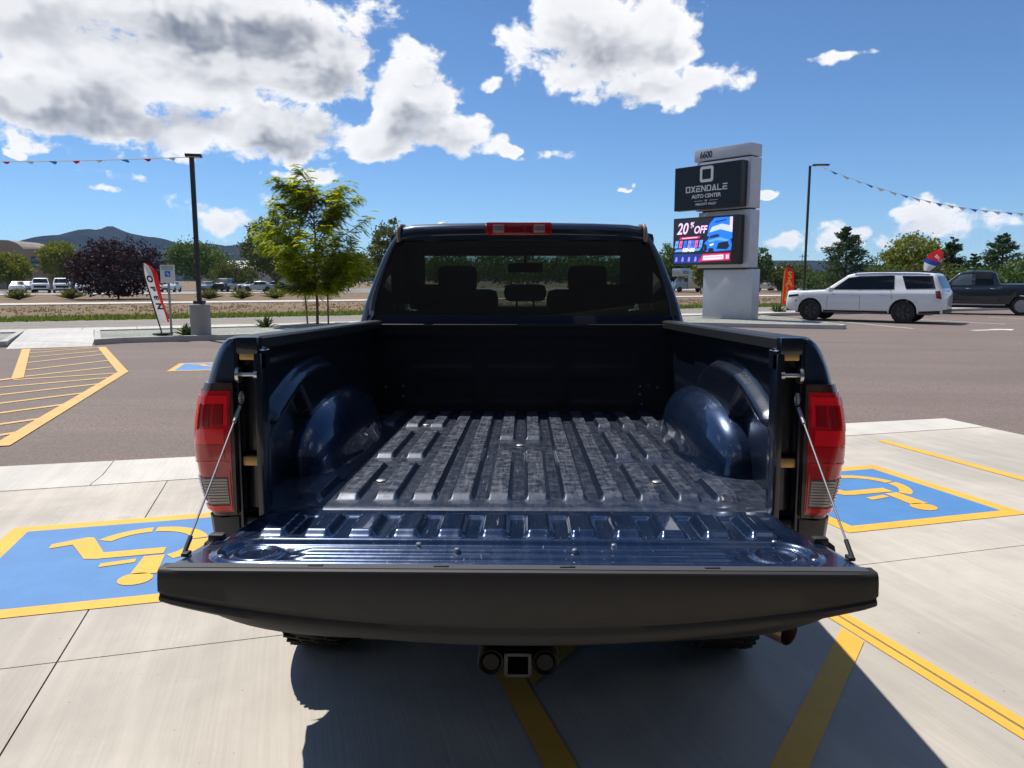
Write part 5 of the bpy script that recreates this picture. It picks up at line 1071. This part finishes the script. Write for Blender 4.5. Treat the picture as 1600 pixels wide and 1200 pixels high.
def park_sign():
    r_ = empty('accessible_parking_sign', (-9.66, 20.80, .1), label='small white and green accessible parking sign on a grey steel post', cat='sign')
    MB().box((0, 0, .90), (.055, .035, 1.80), .008).build('post', MAT['galv'], r_, smooth=40)
    pl = MB().box((0, -.025, 1.66), (.40, .006, .48), .002).build('plate', MAT['sign_white'], r_)
    MB().box((0, -.030, 1.66), (.155, .004, .155)).build('symbol_panel', MAT['sign_blue'], pl)
    mb = MB(); mb.add([(-.02, -.0335, 1.705), (.0, -.0335, 1.705), (.0, -.0335, 1.66), (.035, -.0335, 1.66), (.05, -.0335, 1.61), (.03, -.0335, 1.61), (.02, -.0335, 1.64), (-.02, -.0335, 1.64)], [tuple(range(8))]); mb.build('wheelchair_symbol', MAT['sign_white'], pl)
    for s_, z, sz in (('RESERVED', 1.85, .075), ('PARKING', 1.785, .075)):
        o = link('lettering', text_mesh(s_, sz, .001, 0, 0), MAT['sign_green'], pl); o.rotation_euler = (pi/2, 0, 0); o.location = (0, -.0335, z)
park_sign()
# ------------------------------------------------------------------ buildings
MAT.update(tan_wall=M_plain('tan_stucco', (0.27, 0.215, 0.17), 0.9, var=.08, vscale=.4, bump=.1, bscale=4), tan_light=M_plain('pale_coping', (0.34, 0.29, 0.24), 0.9), bwin=M_plain('building_window', (0.06, 0.10, 0.16), 0.05), bwin_d=M_plain('window_dark_trim', (0.02, 0.022, 0.03), 0.3),  # bwin_d: dark window frames, doors and wall light
           white_roof=M_plain('pale_metal_roof', (0.52, 0.52, 0.50), 0.6, var=.06, vscale=.3), pale_wall=M_plain('pale_wall', (0.36, 0.33, 0.30), 0.9, var=.06, vscale=.4), pink_wall=M_plain('tan_pink_wall', (0.40, 0.28, 0.21), 0.9, var=.06, vscale=.4),
           panel_grey=M_plain('grey_metal_panel', (0.075, 0.08, 0.088), 0.55, metal=.2, var=.06, vscale=.6), store_glass=M_plain('storefront_glass', (0.012, 0.016, 0.018), 0.04), mullion=M_plain('mullion', (0.02, 0.02, 0.022), 0.4))
def building_left():
    Y = 138; r_ = empty('office_building', (dist_x(-14, Y), Y, 0), radians(8), label='tan stucco office building with stepped parapet behind the far parked cars', cat='building')
    MB().box((0, 6, 3.55), (22, 12, 7.1)).build('wall', MAT['tan_wall'], r_)
    o = MB().prism([(-11, 7.12), (5.6, 7.12), (5.2, 7.7), (4.4, 8.3), (3.0, 8.75), (-11, 8.9)], 0, 11.6).build('parapet', MAT['tan_wall'], r_).name
    o = bpy.data.objects[o]; o.rotation_euler.x = pi/2; o.location = (0, 11.7, 0)
    MB().box((8.3, -.06, 7.15), (5.3, .2, .2)).build('coping', MAT['tan_light'], r_)
    for x, z in ((8.3, 4.9), (.5, 5.0), (-6.0, 5.2)):
        f = MB().box((x, -.03, z), (3.0, .12, 1.9), .02).build('window', MAT['bwin_d'], r_)
        for k, (dx, dz) in enumerate(((-.72, .42), (.72, .42), (-.72, -.46), (.72, -.46))): MB().box((x+dx, -.10, z+dz-.1), (1.36, .04, .52)).build('pane', MAT['bwin'], f)
    MB().box((-1.4, -.06, 2.9), (.5, .15, .3)).build('wall_light', MAT['bwin_d'], r_)
    d = MB().box((3.5, -.05, 1.1), (2.2, .12, 2.2)).build('door', MAT['bwin_d'], r_); MB().box((3.9, -.13, 1.0), (.06, .05, .5)).build('handle', MAT['tan_light'], d)
building_left()
def shed(px, Y, w, d, h, rise, wall, roofm, label, rz=0.0):
    r_ = empty('warehouse', (dist_x(px, Y), Y, 0), rz, label=label, cat='building')
    MB().box((0, d/2, h/2), (w, d, h)).build('wall', MAT[wall], r_)
    MB().add([(-w/2-.4, -.4, h), (w/2+.4, -.4, h), (w/2+.4, d/2, h+rise), (-w/2-.4, d/2, h+rise), (-w/2-.4, d+.4, h), (w/2+.4, d+.4, h), (-w/2-.4, -.4, h-.25), (w/2+.4, -.4, h-.25)], [(0, 1, 2, 3), (3, 2, 5, 4), (6, 7, 1, 0), (0, 3, 4), (1, 5, 2)]).build('roof', MAT[roofm], r_)
    n = max(2, int(w/7))
    for k in range(n): f = MB().box((-w/2 + (k+.5)*w/n, -.03, h*.5), (2.4, .1, 1.2)).build('window', MAT['bwin'], r_); MB().box((-w/2+(k+.5)*w/n, -.06, h*.5-.66), (2.6, .16, .1)).build('sill', MAT['tan_light'], f)
    MB().box((0, -.03, 1.1), (1.4, .1, 2.2)).build('door', MAT['bwin_d'], r_)
shed(385, 190, 24, 18, 4.6, 2.0, 'pale_wall', 'white_roof', 'pale low warehouse with light metal roof behind the small round tree', radians(-8))
shed(1186, 175, 16, 14, 4.0, .8, 'pink_wall', 'pink_wall', 'low pinkish tan building beyond the field, right of the pylon sign', radians(6))
def showroom():                                                      # out-of-view building read from reflections; height and canopy shaped to darken them
    o = UV(0, -5.6); r_ = empty('unseen_showroom', (*o, 0), LOT, label='unseen dark grey showroom behind the camera, height and deep canopy shaped to darken reflections', cat='building')
    MB().box((0, -6, 5.4), (44, 11, 10.8)).build('wall', MAT['panel_grey'], r_); MB().box((0, 1.0, 4.6), (40, 3.2, .55), .03).build('canopy', MAT['panel_grey'], r_, smooth=40)
    for k in range(12):
        x = -19.2 + 3.5*k; f = MB().box((x, -.46, 2.0), (3.1, .06, 3.8)).build('window', MAT['store_glass'], r_); MB().box((x+1.65, -.40, 2.0), (.12, .14, 3.9)).build('frame', MAT['mullion'], f)
    for x in (-19, -9.5, 0, 9.5, 19): MB().box((x, 2.3, 2.16), (.35, .35, 4.3), .02).build('column', MAT['panel_grey'], r_, smooth=40)
showroom()
# ------------------------------------------------------------------ plants
MAT.update(bark=M_plain('bark', (0.10, 0.075, 0.055), 0.9, var=.3, vscale=20), bark_red=M_plain('reddish_young_bark', (0.17, 0.085, 0.05), 0.8, var=.25, vscale=25), stake=M_plain('wood_stake', (0.24, 0.15, 0.09), 0.85, var=.2, vscale=20),
    leaf_young=M_leaf('young_tree_leaf', (0.1664, 0.2560, 0.0166), (0.4096, 0.4608, 0.0282), .55), leaf_lime=M_leaf('lime_leaf', (0.1125, 0.1500, 0.0200), (0.2125, 0.2250, 0.0350), .35), leaf_green=M_leaf('green_leaf', (0.0464, 0.0899, 0.0261), (0.1087, 0.1668, 0.0435), .3),
    leaf_olive=M_leaf('olive_leaf', (0.0567, 0.0783, 0.0216), (0.1148, 0.1350, 0.0378), .3), leaf_purple=M_leaf('purple_leaf', (0.0216, 0.0108, 0.0156), (0.0540, 0.0288, 0.0408), .15), leaf_conifer=M_leaf('conifer_needles', (0.0374, 0.0714, 0.0340), (0.0935, 0.1445, 0.0612), .15), leaf_yucca=M_leaf('yucca_blade', (0.05, 0.085, 0.03), (0.09, 0.13, 0.045), .2), leaf_sage=M_leaf('sage_blade', (0.11, 0.125, 0.055), (0.17, 0.175, 0.08), .25), petal=M_leaf('pink_blossom', (0.30, 0.08, 0.14), (0.42, 0.14, 0.2), .3))
def leaf_quads(C, size, aspect=.55, droop=0.0, dirs=None):
    n = len(C); d = rng.normal(size=(n, 3)) if dirs is None else dirs + rng.normal(0, .35, (n, 3))
    d[:, 2] -= droop; d /= np.linalg.norm(d, axis=1)[:, None]
    a = rng.normal(size=(n, 3)); s = np.cross(d, a); s /= np.linalg.norm(s, axis=1)[:, None]
    L = (size*rng.uniform(.6, 1.35, n))[:, None]; W = L*aspect
    V = np.empty((n, 4, 3)); V[:, 0] = C - d*L*.5; V[:, 1] = C + s*W*.5; V[:, 2] = C + d*L*.5; V[:, 3] = C - s*W*.5
    return V.reshape(-1, 3), np.arange(n*4).reshape(-1, 4)
def limb(mb, a, b_, r0, r1, wob=.06, n=5):
    a, b_ = Vector(a), Vector(b_); L = (b_-a).length; P = [a]
    for k in range(1, n): P.append(a.lerp(b_, k/n) + Vector((random.uniform(-1, 1), random.uniform(-1, 1), random.uniform(-.5, .8)))*L*wob)
    P.append(b_); mb.tube([tuple(p) for p in P], [lerp(r0, r1, k/n) for k in range(n+1)], 7); return P
def tree(name, loc, H_, W_, mat, label, cat='tree', lobes=None, n=6000, size=.28, trunk_h=.25, group='trees across the field', clump=.16, bark='bark', seed=1, flat=1.0):
    global rng
    random.seed(seed); rng = np.random.default_rng(seed)
    r_ = empty(name, loc, label=label, cat=cat, group=group)
    lobes = lobes or [(0, 0, .60, .5, .42)] + [(.30*cos(a), .30*sin(a), random.uniform(.42, .72), random.uniform(.22, .34), random.uniform(.20, .30)) for a in [2*pi*k/6+random.uniform(-.4, .4) for k in range(6)]] + [(random.uniform(-.12, .12), random.uniform(-.12, .12), .82, .22, .18)]
    mb = MB(); tr = max(.05, H_*.018); top = (random.uniform(-.03, .03)*W_, 0, H_*.62); limb(mb, (0, 0, -.05), top, tr, tr*.45, .02, 6)
    cl = []
    for lx, ly, lz, lr, lh in lobes:
        limb(mb, (0, 0, H_*lerp(trunk_h, .5, random.random())), (lx*W_*.8, ly*W_*.8, lz*H_), tr*.5, tr*.12, .06, 4)
        vol = lr*lr*lh; k = max(6, int(420*vol/clump*.55))
        for _ in range(k):
            v = rng.normal(size=3); v /= np.linalg.norm(v); v *= rng.uniform(.55, 1.0)**.6
            cl.append((lx*W_ + v[0]*lr*W_, (ly*W_ + v[1]*lr*W_)*flat, lz*H_ + v[2]*lh*H_, rng.uniform(.6, 1.4)))
    mb.build('trunk', MAT[bark], r_, smooth=60)
    cl = np.array(cl); idx = rng.integers(0, len(cl), n)
    C = cl[idx, :3] + rng.normal(size=(n, 3))*(W_*clump*.32*cl[idx, 3])[:, None]*np.array([1, 1, .75])
    C = C[C[:, 2] > H_*trunk_h*.75]
    V, F = leaf_quads(C, size); o = raw_mesh('crown', V, F, MAT[mat], r_); tag(o, kind='stuff'); return r_
def hgt(py, Y): return 1.59 + (438-py)/1200*Y
def far_tree(px, top, wpx, Y, mat, label, **kw):
    tree(kw.pop('name', 'tree'), (dist_x(px, Y), Y, 0), hgt(top, Y), wpx/1200*Y, mat, label, **kw)
far_tree(14, 394, 56, 122, 'leaf_lime', 'yellow-green tree in front of the tan building at its curved parapet', n=5000, size=.42, seed=3)
far_tree(96, 379, 58, 124, 'leaf_lime', 'yellow-green upright tree between the tan building window and the purple bush', n=5500, size=.42, seed=4, trunk_h=.15)
far_tree(183, 373, 150, 66, 'leaf_purple', 'broad dark purple-leaved bush on the dry dirt field', cat='bush', name='purple_leaf_plum', n=14000, size=.24, seed=5, trunk_h=.05, clump=.11, group='plants on the dirt field',
    lobes=[(0, 0, .48, .44, .42), (-.28, 0, .36, .24, .30), (.30, 0, .38, .23, .32), (-.12, .1, .74, .28, .24), (.16, -.1, .76, .26, .22), (0, -.25, .42, .34, .36), (0, .2, .4, .34, .36), (.33, .05, .6, .16, .2), (-.3, 0, .58, .2, .2)])
far_tree(310, 379, 92, 128, 'leaf_green', 'wide dense green tree standing behind the black lamp post', n=9000, size=.42, seed=6, trunk_h=.12)
far_tree(370, 409, 68, 116, 'leaf_olive', 'small round olive tree with bare trunk beside the dark SUV', n=4500, size=.34, seed=7, trunk_h=.38)
far_tree(432, 340, 84, 104, 'leaf_olive', 'tall dark olive tree behind the left half of the young tree', n=9000, size=.40, seed=8, trunk_h=.10)
far_tree(545, 398, 100, 112, 'leaf_olive', 'wide olive tree behind the right half of the young tree', n=8000, size=.40, seed=9, trunk_h=.12)
far_tree(612, 345, 60, 95, 'leaf_olive', 'narrow tree rising behind the left edge of the pickup cab', n=5000, size=.36, seed=10, trunk_h=.12)
far_tree(1050, 384, 62, 112, 'leaf_green', 'green tree between the pickup cab and the pylon sign', n=6000, size=.38, seed=11, trunk_h=.10)
far_tree(1092, 405, 26, 96, 'leaf_lime', 'thin yellow-green tree against the back of the pylon sign', n=2500, size=.3, seed=21, trunk_h=.10)
far_tree(1182, 388, 34, 108, 'leaf_green', 'small green tree peeping out right of the pylon sign', n=3000, size=.34, seed=12, trunk_h=.2)
far_tree(1226, 413, 66, 112, 'leaf_olive', 'low rounded olive tree behind the red feather flag', n=6000, size=.34, seed=13, trunk_h=.08)
far_tree(1412, 371, 92, 62, 'leaf_lime', 'light green feathery tree behind the roof of the white SUV', n=8000, size=.24, seed=14, trunk_h=.1)
for k, (px, top, w_, Y, lb) in enumerate(((800, 395, 120, 118, 'dense green tree seen through the pickup cab windows'), (705, 400, 90, 120, 'green tree hidden behind the left of the pickup cab'), (905, 398, 110, 121, 'green tree hidden behind the right of the pickup cab'), (980, 402, 90, 123, 'green tree just left of the one by the pylon sign'))):
    far_tree(px, top, w_, Y, 'leaf_green', lb, n=4000, size=.5, seed=30+k, trunk_h=.1)
def conifer(px, top, wpx, Y, label, seed, n=9000, mat='leaf_conifer', size=.20, dens=1.0):
    global rng
    random.seed(seed); rng = np.random.default_rng(seed); H_ = hgt(top, Y); R_ = wpx/2400*Y
    r_ = empty('conifer_tree', (dist_x(px, Y), Y, 0), label=label, cat='tree', group='conifers behind the parked vehicles')
    mb = MB(); mb.tube([(0, 0, -.05), (.03, 0, H_*.5), (0, 0, H_*.98)], [.14, .09, .015], 8); C = []; D = []
    lev = int(H_/.24); per = n/lev
    for k in range(lev):
        t = (k+.5)/lev; z = H_*(.08+.92*t); rad = R_*((1-t)**.8)*(.85+.3*random.random()) + .06; nb = max(4, int(9*(1-t)+4))
        for j in range(nb):
            a = random.uniform(0, 2*pi); L = rad*random.uniform(.65, 1.15); up_ = random.uniform(-.12, .22) + .25*t
            if k % 2 == 0: mb.tube([(0, 0, z), (cos(a)*L*.9, sin(a)*L*.9, z+up_*L*.9)], [.025, .006], 4, cap=False)
            m_ = max(4, int(per/nb*dens)); s = rng.uniform(.15, 1.0, m_)**.75
            sp_ = (.05+.13*(1-s*.5))*min(1, L)
            p = np.column_stack([cos(a)*L*s, sin(a)*L*s, z + up_*L*s]) + rng.normal(size=(m_, 3))*np.column_stack([sp_, sp_, sp_*.7]); C.append(p)
            D.append(np.tile([cos(a), sin(a), .25], (m_, 1)))
    mb.build('trunk', MAT['bark'], r_, smooth=60); C = np.vstack(C); D = np.vstack(D)
    V, F = leaf_quads(C, size, .38, 0, D); o = raw_mesh('crown', V, F, MAT[mat], r_); tag(o, kind='stuff')
conifer(1311, 357, 118, 58, 'broad dark green conifer behind the hood of the white SUV', 41, 12000)
conifer(1472, 372, 74, 60, 'dark conifer behind the curled flag', 42, 8000)
conifer(1548, 367, 110, 62, 'tall bluish pine behind the cab of the black pickup', 43, 11000)
conifer(1618, 385, 90, 64, 'pine at the tail of the black pickup', 44, 7000)
conifer(1506, 398, 60, 57, 'low young pine between the curled flag and the black pickup', 45, 5000)
for k, (px, top, w_, Y, m_) in enumerate(((1370, 418, 80, 55, 'leaf_green'), (1440, 415, 80, 56, 'leaf_olive'), (1505, 420, 80, 54, 'leaf_green'), (1585, 410, 90, 55, 'leaf_green'), (1275, 425, 60, 70, 'leaf_green'))):
    far_tree(px, top, w_, Y, m_, ('green shrub behind the roof of the white SUV', 'olive shrub below the light green feathery tree', 'green shrub behind the nose of the black pickup', 'green shrub behind the bed of the black pickup', 'green shrub at the foot of the slim lamp post')[k], cat='shrub', name='shrub', n=3500, size=.24, seed=60+k, trunk_h=.03, group='shrubs behind the parked vehicles')
# the young tree with its stakes
def young_tree():
    global rng
    random.seed(77); rng = np.random.default_rng(77)
    x0, y0 = -7.05, 25.95; r_ = empty('young_tree', (x0, y0, .09), label='young staked tree with bright drooping feathery leaves in the gravel bed', cat='tree')
    mb = MB(); tr = [(0, 0, -.1), (.02, 0, .8), (-.04, .02, 1.7), (.03, 0, 2.8), (.0, .0, 3.7), (-.1, 0, 4.6)]; mb.tube(tr, [.05, .045, .04, .032, .02, .008], 9)
    tips = []
    for k in range(58):
        t = random.uniform(.24, .97); z = 5.0*t; a = random.uniform(0, 2*pi); L = (.55 + 1.25*sin(pi*min(1, max(0, (t-.12)/.95))))*random.uniform(.55, 1.1)
        if cos(a) > 0 and t < .65: L *= 1.20
        st = Vector((0, 0, max(1.1, z-.7*L))); en = Vector((cos(a)*L, sin(a)*L, min(5.15, z + random.uniform(-.05, .35))))
        P = limb(mb, st, en, .018, .005, .07, 5)
        for p, q in zip(P[1:], P[2:]):
            for s in (.2, .6, 1.0): tips.append((p.lerp(q, s), a, .7 + .3*s))
    mb.build('trunk', MAT['bark_red'], r_, smooth=60)
    for sx, lean in ((-.34, -.10), (.36, .02)):
        st = MB(); st.tube([(sx, .05, -.15), (sx+lean, .05, 1.9)], .030, 8); st.build('stake', MAT['stake'], r_, smooth=60)
        MB().tube([(sx+lean*.8, .05, 1.55), (0, .02, 1.62)], .008, 5).build('tie', MAT['pole'], r_)
    V = []; F = []
    for (p, a, s) in tips:
        for _ in range(5 if random.random() < .8 else 2):                                   # pinnate fronds
            fa = a + random.uniform(-1.5, 1.5); L = random.uniform(.24, .42); el = random.uniform(-.5, .6); d = Vector((cos(fa)*cos(el), sin(fa)*cos(el), sin(el)))
            p0 = p + Vector((random.gauss(0, .09), random.gauss(0, .09), random.gauss(0, .08))); side = d.cross(Vector((0, 0, 1))).normalized(); m_ = 8
            for k in range(m_):
                u = (k+.6)/m_; c = p0 + d*L*u + Vector((0, 0, -.38*L*u*u)); w = .062*(1.1-abs(u-.45)); dn = d*.35 + Vector((0, 0, -.30*u))
                for sg in (-1, 1):
                    tip = c + (side*sg + dn).normalized()*(w*2.3); wd = d.normalized()*w*.62; b0 = len(V); V += [tuple(c), tuple(c.lerp(tip, .5)+wd), tuple(tip), tuple(c.lerp(tip, .5)-wd)]; F.append((b0, b0+1, b0+2, b0+3))
    tag(raw_mesh('crown', V, F, MAT['leaf_young'], r_), kind='stuff')
    C = np.array([tuple(tips[i][0]) for i in rng.integers(0, len(tips), 14)]); C = np.repeat(C, 9, 0) + rng.normal(0, .05, (len(C)*9, 3)); V, F = leaf_quads(C, .06, .8); tag(raw_mesh('blossom', V, F, MAT['petal'], r_), kind='stuff')
young_tree()
def blades(name, loc, n, L, W_, mat, label, cat, group, spread=1.0, seed=1):
    random.seed(seed); r_ = empty(name, loc, label=label, cat=cat, group=group); V = []; F = []
    for k in range(n):
        a = random.uniform(0, 2*pi); el = random.uniform(.35, 1.45); l_ = L*random.uniform(.6, 1.1); d = Vector((cos(a)*cos(el)*spread, sin(a)*cos(el)*spread, sin(el))); s = Vector((-sin(a), cos(a), 0))*W_; b0 = len(V); o = Vector((random.gauss(0, .05)*spread, random.gauss(0, .05)*spread, 0))
        V += [tuple(o - s*.6), tuple(o + s*.6), tuple(o + d*l_*.55 + s), tuple(o + d*l_ + Vector((0, 0, -.12*l_))), tuple(o + d*l_*.55 - s)]; F.append((b0, b0+1, b0+2, b0+3, b0+4))
    MB().add(V, F).build('foliage', MAT[mat], r_); MB().tube([(0, 0, -.1), (0, 0, L*.25)], [.05, .03], 6).build('stem', MAT['bark'], r_)
blades('yucca_plant', (-9.30, 20.95, .09), 46, .44, .030, 'leaf_yucca', 'small spiky green plant between the accessible sign and the lamp base', 'plant', 'plants in the gravel bed', seed=2)
blades('yucca_plant', (-8.35, 24.6, .09), 46, .46, .030, 'leaf_yucca', 'small spiky green plant left of the young tree', 'plant', 'plants in the gravel bed', seed=3)
blades('yucca_plant', (11.75, 36.2, .1), 40, .55, .035, 'leaf_yucca', 'small spiky green plant at the foot of the red flag', 'plant', 'plants in the gravel bed', seed=4)
for k, (px, Y, lb) in enumerate(((25, 64, 'sage green grass clump before the white car by the tan building'), (108, 66, 'sage green grass clump left of the purple bush'), (326, 66, 'sage grass clump right of the lamp post on the dirt field'), (378, 67, 'sage grass clump below the small round tree on the dirt field'), (430, 68, 'sage grass clump nearest the young tree on the dirt field'))):
    blades('grass_clump', (dist_x(px, Y), Y, 0), 160, 1.15, .06, 'leaf_sage', lb, 'plant', 'plants on the dirt field', 1.3, 10+k)
for k, (px, top, Y, lb) in enumerate(((1245, 398, 230, 'thin far utility pole left of the slim lamp post'), (1250, 397, 236, 'second thin far utility pole beside the slim lamp post'))):
    r_ = empty('utility_pole', (dist_x(px, Y), Y, 0), label=lb, cat='pole', group='far utility poles'); H_ = hgt(top, Y); MB().tube([(0, 0, 0), (0, 0, H_)], [.16, .10], 8).build('pole', MAT['bark'], r_); MB().box((0, 0, H_-.8), (1.8, .12, .12)).build('crossarm', MAT['bark'], r_)
# ------------------------------------------------------------------ air between here and the hills
hz = bpy.data.materials.new('haze_air'); hz.use_nodes = True; nb_ = NB(hz.node_tree); nb_.n.clear()
pv = nb_.new('ShaderNodeVolumePrincipled'); pv.inputs['Color'].default_value = (0.40, 0.62, 1.0, 1); pv.inputs['Density'].default_value = 0.00009; pv.inputs['Anisotropy'].default_value = 0.0
ou = nb_.new('ShaderNodeOutputMaterial'); nb_.l.new(pv.outputs[0], ou.inputs['Volume'])
if USE_HAZE: tag(MB().box((0, 1560, 84), (12400, 4000, 174)).build('haze', hz), 'pale blue haze in the air before the hills', 'haze', kind='stuff')
